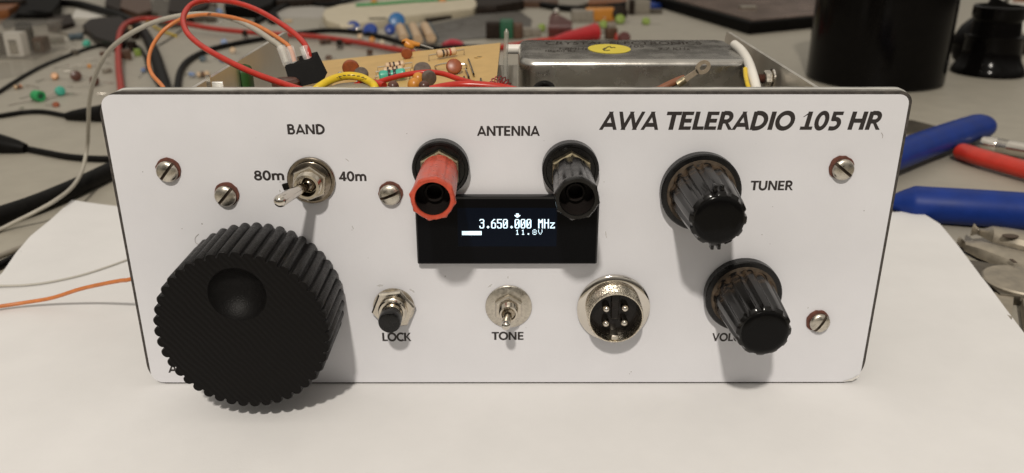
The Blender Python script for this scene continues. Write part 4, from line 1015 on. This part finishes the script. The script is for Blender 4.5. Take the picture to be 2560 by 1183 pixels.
# relay and friends
p = onZ(1262, 96, ZT); rl = thing('relay', 'dark green and brown relay behind the clear strut', 'relay', (p.x, p.y, ZT), group=PTS)
MB().box(p.x-20, p.x-5, p.y-7, p.y+7, ZT, ZT+17, bev=1.5).build('coil', M['dbrown'], rl)
MB().box(p.x-5, p.x+9, p.y-8, p.y+8, ZT, ZT+20, bev=1.5).build('body', M['dgreen'], rl)
MB().box(p.x+9, p.x+19, p.y-7, p.y+7, ZT, ZT+16, bev=1.5).build('contact_block', M['brown'], rl)
block('clear_block', 'pale plastic block right of the green relay', 'component', (1312, 92), 13, 9, 10, M['greyp'], .1, 1.5)
# dark red lever part
e = slab('red_lever', 'dark red wedge shaped plastic lever far behind the crystal can', 'lever', [(1371, 62), (1374, 40), (1382, 30), (1408, 42), (1431, 54), (1429, 62)], 0, 14, M['dred'], 1.5, PTS)
c = onZ(1391, 30, ZT+16); MB().ball(c, 4, n=14).build('pivot', M['chrome'], e)
loose_disc('round copper brown disc below the dark red lever', (1384, 72), 6.5, M['obrown'], 1.0, .2, .4, leads=((6, -6), (-8, -6)))
loose_disc('lime green bead left of the copper brown disc', (1354, 70), 4.6, M['lime'], .5, .2, .6, leads=((-16, 8), (-20, 12)))
block('grey_cube', 'taupe square block between the lever and yellow capacitor', 'component', (1455, 54), 26, 16, 14, M['greyp'], 0, 1.2)
block('film_capacitor', 'yellow box capacitor beyond the red clip jaws', 'capacitor', (1508, 53), 44, 14, 16, M['tantal'], .05, 2.5, parts='pins')
loose_disc('dark bead behind the yellow capacitor, left of two', (1510, 30), 9.0, M['dbrown'], .4, .2, .6, leads=((6, -6), (-8, -6)))
loose_disc('dark bead behind the yellow capacitor, right of two', (1548, 34), 10, M['dbrown'], .4, .2, .6, leads=((6, -6), (-8, -6)))
block('grey_connector', 'grey connector with a dark end near the black tray', 'connector', (1594, 34), 30, 14, 17, M['greyp'], 0, 1.5, parts='cap')
block('black_end_plug', 'narrow black plug left of the grey connector', 'connector', (1578, 36), 7, 12, 18, M['dbrown'], 0, 1.2)
loose_disc('lime green bead below the dark beads', (1550, 49), 6.0, M['lime'], .6, .2, .5, leads=((-12, 8), (12, 4)))
loose_disc('lone lime green bead on the open desk near the tray', (1615, 54), 5.0, M['lime'], .8, .2, .5, leads=((-16, 4), (18, 2)))
loose_disc('olive yellow bead under the yellow capacitor', (1508, 62), 5.0, M['lime'], .6, .2, .6, leads=((-12, 8), (12, 4)))
block('terminal', 'brown and tan terminal right of the red clip jaws', 'terminal', (1527, 98), 12, 9, 12, M['brown'], .3, 1.5, parts='cap')
loose_disc('dark maroon bead peeping over the crystal can edge', (1560, 96), 6.5, M['dred'], .4, .1, .7, leads=((-6, -6), (6, -6)))
cable('cable', 'orange red wire end hooked beside the terminal', 'wire', [(1532, 62, 8), (1538, 72, 7), (1541, 85, 4), (1540, 98, 1)], 1.6, M['redwire'])
# orange clutter right at the far top edge
slab('orange_packet', 'orange brown packet at the far top edge of the desk', 'packet', [(1470, 8), (1475, -12), (1600, -16), (1598, 2), (1540, 6)], 0, 8, M['obrown'])
slab('foil_packet', 'crinkled pale packet at the far top beside the orange one', 'packet', [(1395, 12), (1400, -6), (1462, -8), (1470, 6), (1440, 15)], 0, 8, M['greyp'])
slab('brown_packet', 'dark red brown packet at the far top centre', 'packet', [(1300, 4), (1310, -14), (1396, -14), (1396, 6)], 0, 8, M['brown'])
slab('blue_strip', 'dark blue strip at the far top before the black tray', 'strip', [(1600, 6), (1600, -6), (1660, -8), (1668, 8), (1630, 14)], 0, 6, M['blue'])
# upper left clutter
slab('brown_case', 'orange brown wooden case in the far top left corner', 'case', [(-40, 30), (-40, -30), (60, -30), (50, 8), (20, 24)], 0, 16, M['obrown'], 1)
slab('black_pouch', 'black pouch beside the brown case at the top left', 'pouch', [(40, 34), (58, -6), (150, -24), (150, 4), (128, 30), (70, 36)], 0, 14, M['blackmatte'], 2)
slab('smoked_cover', 'dark translucent brown lid lying left of the bent red lead', 'cover', [(206, 62), (226, 46), (300, 40), (320, 56), (312, 100), (282, 106), (238, 92)], 0, 9, M['smoke'], 1.5)
slab('paper_scrap', 'pale grey scrap of paper under the arching black cable', 'paper', [(180, 44), (190, 22), (250, 36), (262, 40), (232, 46)], 0, .5, M['white'])
for i, (q, m_, nm, lb, zz) in enumerate((
    ([(300, 18), (306, -20), (372, -20), (380, 24), (345, 34)], 'brown', 'brown_packet', 'brown and grey packet behind the yellow wire', 9),
    ([(262, 10), (268, -18), (302, -18), (300, 26)], 'dbrown', 'dark_packet', 'dark packet between the black cable and yellow wire', 9),
    ([(378, 30), (384, -10), (430, -14), (452, 14), (440, 38)], 'greyd', 'grey_module', 'grey brown module behind the bent red lead', 9),
    ([(420, 28), (426, -16), (520, -22), (520, 14), (470, 34)], 'dbrown', 'dark_module', 'dark brown module just left of the red loop', 12),
    ([(470, 38), (480, 16), (540, 14), (540, 40)], 'greyd', 'grey_module', 'small grey module seen inside the red loop', 8),
    ([(560, 14), (566, -24), (700, -28), (680, 8), (650, 20)], 'blackmatte', 'black_case', 'black case at the far top behind the red loop', 14),
    ([(690, 2), (700, -28), (860, -30), (850, -6)], 'dbrown', 'dark_case', 'dark brown case at the far top behind the black lead', 10),
    ([(1190, 14), (1196, -14), (1300, -18), (1310, 2), (1240, 14)], 'dbrown', 'dark_case', 'dark brown case at the far top beyond the cream board', 12),
)):
    slab(nm, lb, nm.split('_')[1], q, 0, zz, M[m_], 1.2)
e = slab('white_card', 'white card lying behind the red loop, left of the cream board', 'card', [(560, 42), (575, 20), (700, 14), (812, 16), (806, 46), (700, 44)], 0, .6, mat('grey_card', (.40, .375, .335), .6, var=.05, scale=60))
for i, (q, lb) in enumerate((([(668, 44), (668, 30), (690, 28), (700, 46), (680, 50)], 'small black clip resting on the white card'),)):
    slab('black_clip', lb, 'clip', q, 0, 6, M['blackmatte'], 1)
slab('dark_block', 'low dark brown block in front of the black pouch at the upper left', 'block', [(118, 62), (120, 40), (178, 34), (186, 56), (150, 66)], 0, 8, M['dbrown'], 1.2)
slab('dark_block', 'dark grey block behind the yellow wire and the grey stub', 'block', [(392, 46), (396, 34), (446, 34), (456, 48), (420, 52)], 0, 9, M['greyd'], 1.2)
slab('grey_bracket', 'grey folded bracket on the desk left of the smoked cover', 'bracket', [(150, 78), (160, 62), (204, 60), (210, 80), (180, 88)], 0, 3, M['greyp'], .5)
# heap of small parts strewn upper left, each one its own thing
cl = [((420, 18), 'greyp', 'rounded grey stub'), ((398, 24), 'brown', 'brown stub'), ((445, 22), 'tan', 'tan stub'), ((360, 12), 'dbrown', 'dark stub'), ((318, 150), 'brown', 'tan brown chip'),
      ((332, 128), 'dbrown', 'dark peg'), ((345, 140), 'lime', 'olive chip'), ((326, 82), 'tan', 'cream stub'), ((340, 98), 'dbrown', 'dark brown stub')]
where = ['behind the bent red lead', 'behind the bent red lead, left of the grey stub', 'behind the bent red lead, nearest the red loop', 'beside the yellow wire', 'just right of the fat red lead',
         'between the red lead and the fat black cable', 'against the fat black cable', 'inside the bend of the red lead', 'under the grey wire inside the red bend']
for (p_, m_, nm), wh in zip(cl, where):
    block('component_stub', nm+' '+wh, 'component', p_, 5+4*random.random(), 6, 6+4*random.random(), M[m_], random.random()*1.5, 1.0)
for i, (px_, py_, wh) in enumerate(((530, 51, 'left of a pair above the red test lead'), (556, 55, 'right of a pair above the red test lead'), (183, 122, 'beside the teal twin capacitor'), (232, 147, 'near the pale orange chip'), (187, 166, 'above the larger brown disc'))):
    p = onZ(px_, py_, ZT+2.2); e = thing('glass_bead', 'tiny clear glass diode '+wh, 'diode', (p.x, p.y, ZT), group=PTS)
    MB().tube([p-Vector((2.2, .5, 0)), p, p+Vector((2.2, .5, 0))], 1.5, 12).build('body', M['acryl'], e)
    MB().tube([p-Vector((9, 2, 1.5)), p, p+Vector((8, 4, 1.5))], .4, 6).build('lead', M['chrome'], e)

# clear component box at the left edge
bx = onZ(60, 160, ZT)
cbx = thing('component_box', 'clear plastic component box standing at the upper left edge', 'box', (bx.x, bx.y, ZT))
q = [onZ(-60, 165, ZT), onZ(82, 150, ZT), onZ(150, 112, ZT), onZ(118, 84, ZT)]
X1, Y0, Y1_ = q[1].x, q[1].y, q[1].y+62
X0 = X1-95
hgt = 27
for nm, a in (('front_wall', (X0, X1, Y0, Y0+1.5)), ('back_wall', (X0, X1, Y1_-1.5, Y1_)), ('side_wall', (X1, X1+1.5, Y0, Y1_))):
    MB().box(a[0], a[1], a[2], a[3], ZT+.4, ZT+hgt, bev=.4).build(nm, M['acryl'], cbx)
MB().box(X0, X1+1.5, Y0, Y1_, ZT+.1, ZT+1.6).build('floor', M['acryl'], cbx)
MB().box(X0-2, X1+3, Y0-1.5, Y1_+1.5, ZT+hgt+.2, ZT+hgt+2.2, bev=.5).build('lid', M['acryl'], cbx)
ins = [((.80, .2), (16, 12, 22), 'white', 'white terminal block'), ((.55, .45), (14, 16, 18), 'dbrown', 'dark brown part'), ((.72, .7), (12, 10, 26), 'blackmatte', 'black relay block'), ((.9, .6), (10, 14, 14), 'brown', 'brown coil part'), ((.35, .3), (16, 12, 16), 'greyp', 'grey connector'), ((.5, .12), (18, 8, 9), 'dbrown', 'flat dark part')]
for (u, v), (sx, sy, sz), m_, nm in ins:
    cxx, cyy = X0+(X1-X0)*u, Y0+(Y1_-Y0)*v
    e = thing('component', nm+' inside the clear component box', 'component', (cxx, cyy, ZT+1.7))
    MB().box(cxx-sx/2, cxx+sx/2, cyy-sy/2, cyy+sy/2, ZT+1.7, ZT+1.7+sz, bev=.8).build('body', M[m_], e)
    MB().box(cxx-sx/4, cxx+sx/4, cyy-sy/2-.4, cyy-sy/2+.6, ZT+4, ZT+sz*.8, bev=.2).build('contact', M['lead'], e)
slab('plastic_flap', 'clear plastic flap lying flat in front of the component box', 'flap', [(-40, 205), (-40, 160), (84, 146), (160, 128), (150, 150), (90, 178)], 0, 1.2, M['acryl'])

# ------------------------------------------------------------------ right side: tray, pot, loupe, tools
tr = thing('tablet_tray', 'black framed tray with a glossy brown top at the upper right', 'tray', tuple(onZ(1900, 40, ZT)))
zt2 = 13
A, B, Cc = onZ(1872, 88, ZT), onZ(1655, 22, ZT), onZ(2110, 64, ZT)
dirL, dirR = (B-A).normalized(), (Cc-A).normalized(); LL, LR = 460, 330
A, B2, C2 = A, A+dirL*LL, A+dirR*LR; D2 = B2+dirR*LR
quad = [(p.x, p.y) for p in (A, C2, D2, B2)]
MB().prism(quad, ZT, ZT+zt2, bev=2.0).build('frame', M['blackmatte'], tr)
g = 11
ins_ = [A+dirL*g+dirR*g, C2+dirL*g-dirR*g, D2-dirL*g-dirR*g, B2-dirL*g+dirR*g]
MB().prism([(p.x, p.y) for p in ins_], ZT+zt2, ZT+zt2+.8).build('top_sheet', M['trayface'], tr)
c = onZ(1870, 18, ZT+zt2+2); MB().box(-10, 10, -6, 6, 0, 2.5, Matrix.Translation((c.x, c.y, ZT+zt2+.9)), bev=.8).build('pad', M['greyp'], tr)

pc = onZ(2183, 198, ZT)
pot = thing('black_canister', 'large black glossy canister standing behind the right corner of the panel', 'canister', tuple(pc))
PR = 53.5
MB().lathe([(0, .1), (PR-2, .1), (PR, 2), (PR, 86)], Matrix.Translation((pc.x, pc.y, ZT)), 64).build('body', M['blackgloss'], pot)
MB().lathe([(PR+.9, 86), (PR+1.3, 88), (PR+1.3, 104), (PR, 106), (0, 106.5)], Matrix.Translation((pc.x, pc.y, ZT)), 64).build('lid', M['blackmatte'], pot)

lc = onZ(2467, 182, ZT)
lp = thing('loupe', 'black eyepiece loupe standing upright at the upper right', 'loupe', tuple(lc))
T = Matrix.Translation((lc.x, lc.y, ZT)) @ Matrix.Diagonal((1, 1, .77, 1))
MB().lathe([(26, .2), (29.5, .2), (29.5, 3), (27, 9), (24, 16), (23, 24), (22.5, 38), (23.5, 40), (23.5, 42), (20, 43)], T, 48).build('eyecup', M['blackgloss'], lp)
MB().lathe([(20, 42.5), (19.2, 50), (18.5, 57), (20.0, 60), (20.5, 62), (20.5, 72), (19.5, 73), (17.2, 73), (16.8, 66), (0, 65.5)], T, 48).build('barrel', M['blackgloss'], lp)
MB().lathe([(16.7, 68), (10, 69.5), (0, 70)], T, 40).build('lens', mat('lens_glass', (.16, .13, .10), .05), lp)
MB().box(22, 30, -4, 4, 33, 38, T, bev=1.2).build('lug', M['dbrown'], lp)
l2 = onZ(2408, 170, ZT); fr = frame((l2.x+8, l2.y-4, ZT+23), (.38, -.1, .9))
lp2 = thing('loupe', 'second black loupe with rounded hood leaning against the upright one', 'loupe', (l2.x, l2.y, ZT))
MB().lathe([(0, -22.5), (12, -21.5), (19, -14), (21.5, -4), (21, 6), (17.5, 15), (13, 22)], fr, 40).build('hood', M['blackgloss'], lp2)
MB().lathe([(13, 21.5), (12.2, 26), (13.2, 27), (13.2, 36), (12, 37), (0, 37)], fr, 36).build('barrel', M['blackmatte'], lp2)
MB().lathe([(0, 0), (2.2, 0), (2.2, 4), (0, 5)], frame(fr @ Vector((3, 0, 37)), (.2, 0, 1)), 14).build('knob', M['lead'], lp2)
slab('white_booklet', 'white booklet at the far top right corner', 'booklet', [(2496, 30), (2508, -20), (2640, -20), (2640, 95), (2560, 80)], 0, 3, M['white'])
slab('orange_card', 'orange card on the white booklet in the top right corner', 'card', [(2530, 4), (2536, -14), (2640, -14), (2640, 6)], 3, 4, M['obrown'])
cable('cable', 'short dark brown rod showing right of the loupe', 'rod', [(2535, 118, 0), (2600, 116, 0), (2660, 114, 0)], 7, M['dbrown'])

# blue handled pliers
def ell(c, w, a, b_, n=18):
    w = Vector(w).normalized(); s = w.cross(Vector((0, 0, 1))).normalized(); u = s.cross(w)
    return [c+s*a*math.cos(t*math.tau/n)+u*b_*math.sin(t*math.tau/n) for t in range(n)]
def grip(pts, prof, b_scale=.8):
    P = [onZ(p[0], p[1], ZT+p[2]) for p in pts]; secs = []
    Q = []
    ext = [P[0]*2-P[1]]+P+[P[-1]*2-P[-2]]
    for i in range(1, len(ext)-2):
        a, b, c, d = ext[i-1:i+3]
        for k in range(8):
            t = k/8; Q.append(0.5*((2*b)+(c-a)*t+(2*a-5*b+4*c-d)*t*t+(3*b-a-3*c+d)*t**3))
    Q.append(P[-1])
    for i, q in enumerate(Q):
        t = i/(len(Q)-1); w = Q[min(i+1, len(Q)-1)]-Q[max(i-1, 0)]; r = prof(t); secs.append(ell(q, w, r, r*b_scale))
    return MB().loft(secs)
pr = thing('pliers', 'pliers with fat blue dipped grips lying right of the panel', 'pliers', tuple(onZ(2300, 450, ZT)))
def pf(R): return lambda t: R*(.75+.25*min(1, t*3)) if t < .86 else R*math.sqrt(max(.02, 1-((t-.86)/.145)**2))
grip([(2090, 440, 12), (2180, 412, 11), (2270, 378, 10), (2360, 345, 10), (2430, 322, 10), (2472, 310, 10)], pf(9.6)).build('grip', M['pliersblue'], pr)
def pg(t): return 8.9*min(1, .25+2.6*t) if t < .3 else 8.9
grip([(2215, 507, 7), (2260, 508, 7.5), (2320, 512, 8), (2420, 518, 8.5), (2540, 526, 8.5), (2680, 536, 8.5)], pg, .95).build('grip', M['pliersblue'], pr)
grip([(1960, 470, 7), (2050, 455, 7), (2130, 430, 8)], lambda t: 7.0).build('handle_steel', M['steel'], pr)
# dark grey slab laid in place of the shadow behind the upper grip
slab('shadow_strip', 'flat dark grey strip standing in for the shadow behind the upper blue grip', 'strip', [(2240, 300), (2280, 300), (2392, 328), (2380, 340), (2250, 330)], 0, 1.5, M['darksteel'])
# red handled screwdriver
sd = thing('screwdriver', 'red handled screwdriver crossing behind the upper blue grip', 'screwdriver', tuple(onZ(2470, 400, ZT)))
grip([(2392, 376, 5), (2415, 382, 5.5), (2450, 393, 6), (2560, 424, 6), (2680, 458, 6)], lambda t: 5.9*min(1, .35+5*t)).build('handle', M['redgrip'], sd)
t2 = thing('metal_tube', 'shiny ribbed metal tube beside the red screwdriver handle', 'tube', tuple(onZ(2520, 365, ZT)))
A, B = onZ(2455, 358, ZT+4.6), onZ(2640, 390, ZT+4.6); w = B-A; prof = [(0, 0), (4.2, 0)]
for k in range(5): prof += [(4.6, 8+k*1.3), (4.2, 8.6+k*1.3)]
prof += [(4.5, 16), (4.5, w.length), (0, w.length)]
MB().lathe(prof, frame(A, w), 24).build('body', M['chrome'], t2)
# steel cutters: two jaws and a lap joint
cu = thing('side_cutters', 'steel side cutters with beaked jaws lying beside the paper', 'cutters', tuple(onZ(2480, 640, ZT)))
def plate(pix, z0, z1, nm, m, bev=.8, parent=cu):
    P = [onZ(a_, b_, ZT+z1) for a_, b_ in pix]
    return MB().prism([(p.x, p.y) for p in P], ZT+z0, ZT+z1, bev=bev).build(nm, m, parent)
def jaw(top, bot, z0, z1, nm):
    """tapering jaw: two edge polylines in the picture, domed between them"""
    secs = []
    for a, b in zip(top, bot):
        A, B = onZ(*a, ZT+z1-1), onZ(*b, ZT+z0+1); h = z1-z0; w = min(1, (B-A).length/8)
        secs.append([Vector((A.lerp(B, t).x, A.lerp(B, t).y, ZT+z0+h*q*max(.25, w))) for t, q in ((0, 0), (0, .55), (.12, .85), (.3, 1), (.7, 1), (.9, .8), (1, .4), (1, 0))])
    return MB().loft(secs).build(nm, M['steel'], cu, 30)
jaw([(2393, 599), (2410, 596), (2450, 601), (2500, 612), (2560, 626), (2660, 648)], [(2396, 604), (2412, 622), (2446, 640), (2500, 662), (2560, 684), (2660, 716)], 1.5, 6.5, 'lower_jaw')
jaw([(2430, 569), (2446, 565), (2480, 565), (2520, 568), (2560, 574), (2660, 588)], [(2434, 574), (2452, 585), (2482, 602), (2515, 611), (2560, 622), (2660, 642)], 4.5, 9.5, 'upper_jaw')
c = onZ(2526, 590, ZT+9.5); MB().lathe([(2.6, 0), (2.6, .4), (0, .4)], Matrix.Translation((c.x, c.y, ZT+9.25)) @ Matrix.Diagonal((1.3, .8, 1, 1)), 16).build('notch', M['slot'], cu)
c = onZ(2533, 652, ZT+6.5); MB().box(-.7, .7, -1.6, 1.6, 0, .3, Matrix.Translation((c.x, c.y, ZT+6.3))).build('notch', M['slot'], cu)
lj = thing('gripping_pliers', 'flat dull steel pliers joint under the right edge of the paper', 'pliers', tuple(onZ(2520, 720, ZT)))
plate([(2400, 648), (2428, 650), (2480, 658), (2560, 672), (2660, 690), (2660, 800), (2560, 740), (2500, 735), (2450, 690)], .2, 4.2, 'plate', M['darksteel'], .6, lj)
c = onZ(2556, 700, ZT+5); MB().lathe([(0, -2), (13.5, -2), (14, -1.4), (14, 1.2), (13.4, 1.8), (0, 1.9)], Matrix.Translation((c.x, c.y, ZT+3.5)), 48).build('joint', M['steel'], lj)
plate([(2478, 728), (2520, 738), (2535, 742), (2530, 800), (2500, 770)], .2, 3.6, 'tang', M['steel'], .5, lj)
plate([(2556, 745), (2660, 765), (2660, 830), (2565, 800)], .2, 5.0, 'tang', M['steel'], .5, lj)
# bare wire offcuts strewn among the parts
ro = random.Random(21)
for i in range(22):
    px_, py_ = ro.choice(((ro.uniform(5, 300), ro.uniform(168, 285)), (ro.uniform(440, 700), ro.uniform(95, 200)), (ro.uniform(180, 330), ro.uniform(60, 160)), (ro.uniform(600, 900), ro.uniform(50, 150))))
    p = onZ(px_, py_, ZT+.5); a = ro.uniform(0, math.tau); ln = ro.uniform(8, 22); k = ro.uniform(-.9, .9)
    e = thing('wire_offcut', 'short curved bare wire offcut among the loose parts on the desk', 'wire', (p.x, p.y, ZT), group='bare wire offcuts')
    P = [Vector((p.x, p.y, ZT+.45))]
    for q in range(5):
        a += k*.35; P.append(P[-1]+Vector((math.cos(a)*ln/5, math.sin(a)*ln/5, ro.uniform(0, .5))))
    MB().tube(P, .38, 7).build('bare_wire', M['lead'], e)

# denser litter in the upper left, each piece a thing of its own
for (p_, sx, sy, sz, m_, yaw, nm, lb, cat) in (
    ((30, 40), 34, 22, 20, 'dbrown', .2, 'dark_module', 'dark brown block behind the clear component box', 'block'),
    ((96, 60), 22, 16, 14, 'greyd', -.3, 'grey_module', 'grey brown block behind the clear box, right of the dark block', 'block'),
    ((140, 108), 16, 9, 6, 'greyp', .5, 'terminal_strip', 'taupe terminal strip between the clear box and slate resistor', 'terminal'),
    ((188, 138), 6, 5, 5, 'greyd', .9, 'component_stub', 'dark grey stub in front of the thin black wire', 'component'),
    ((262, 140), 8, 5, 4, 'brown', .2, 'component_stub', 'brown stub left of the fat red lead', 'component'),
    ((268, 182), 7, 5, 4, 'greyp', 1.1, 'component_stub', 'taupe stub between the grey wire and the red lead', 'component'),
    ((472, 30), 26, 14, 10, 'dbrown', .1, 'dark_module', 'dark block low inside the red loop at its left', 'block'),
    ((520, 24), 22, 12, 8, 'brown', -.2, 'brown_module', 'brown block at the top inside the red loop', 'block'),
    ((640, 74), 9, 6, 5, 'greyd', .4, 'component_stub', 'dark grey stub just above the red lead by the side plate', 'component'),
    ((660, 48), 10, 6, 5, 'dbrown', -.5, 'component_stub', 'dark stub in front of the white card', 'component'),
    ((720, 56), 10, 5, 3, 'tan', .3, 'component_stub', 'tan stub in front of the white card', 'component'),
    ((870, 112), 8, 5, 4, 'brown', .7, 'component_stub', 'brown stub nearest the red lead in the middle', 'component'),
    ((1335, 90), 14, 10, 8, 'greyp', .2, 'clear_block', 'pale block left of the red clip boot', 'component'),
    ((1440, 40), 12, 8, 6, 'dbrown', .2, 'component_stub', 'dark stub right of the dark red lever', 'component'),
    ((1640, 34), 16, 8, 6, 'greyd', -.2, 'component_stub', 'dark grey stub by the corner of the black tray', 'component')):
    block(nm, lb, cat, p_, sx, sy, sz, M[m_], yaw, 1.0)
loose_axial('blue banded resistor on the desk just left of the fat black cable', (345, 190), (372, 160), 1.9, 7, M['pblue'], ((.3, 1), (.6, 2)))
loose_axial('tan banded resistor in front of the green sleeve', (20, 222), (70, 212), 1.6, 6.5, M['tan'], ((.3, 3), (.5, 1), (.72, 2)))
loose_disc('small brown disc capacitor beside the black clip lead', (140, 262), 2.4, M['ceramic'], .9, .3, leads=((-10, 4), (-8, 9)))
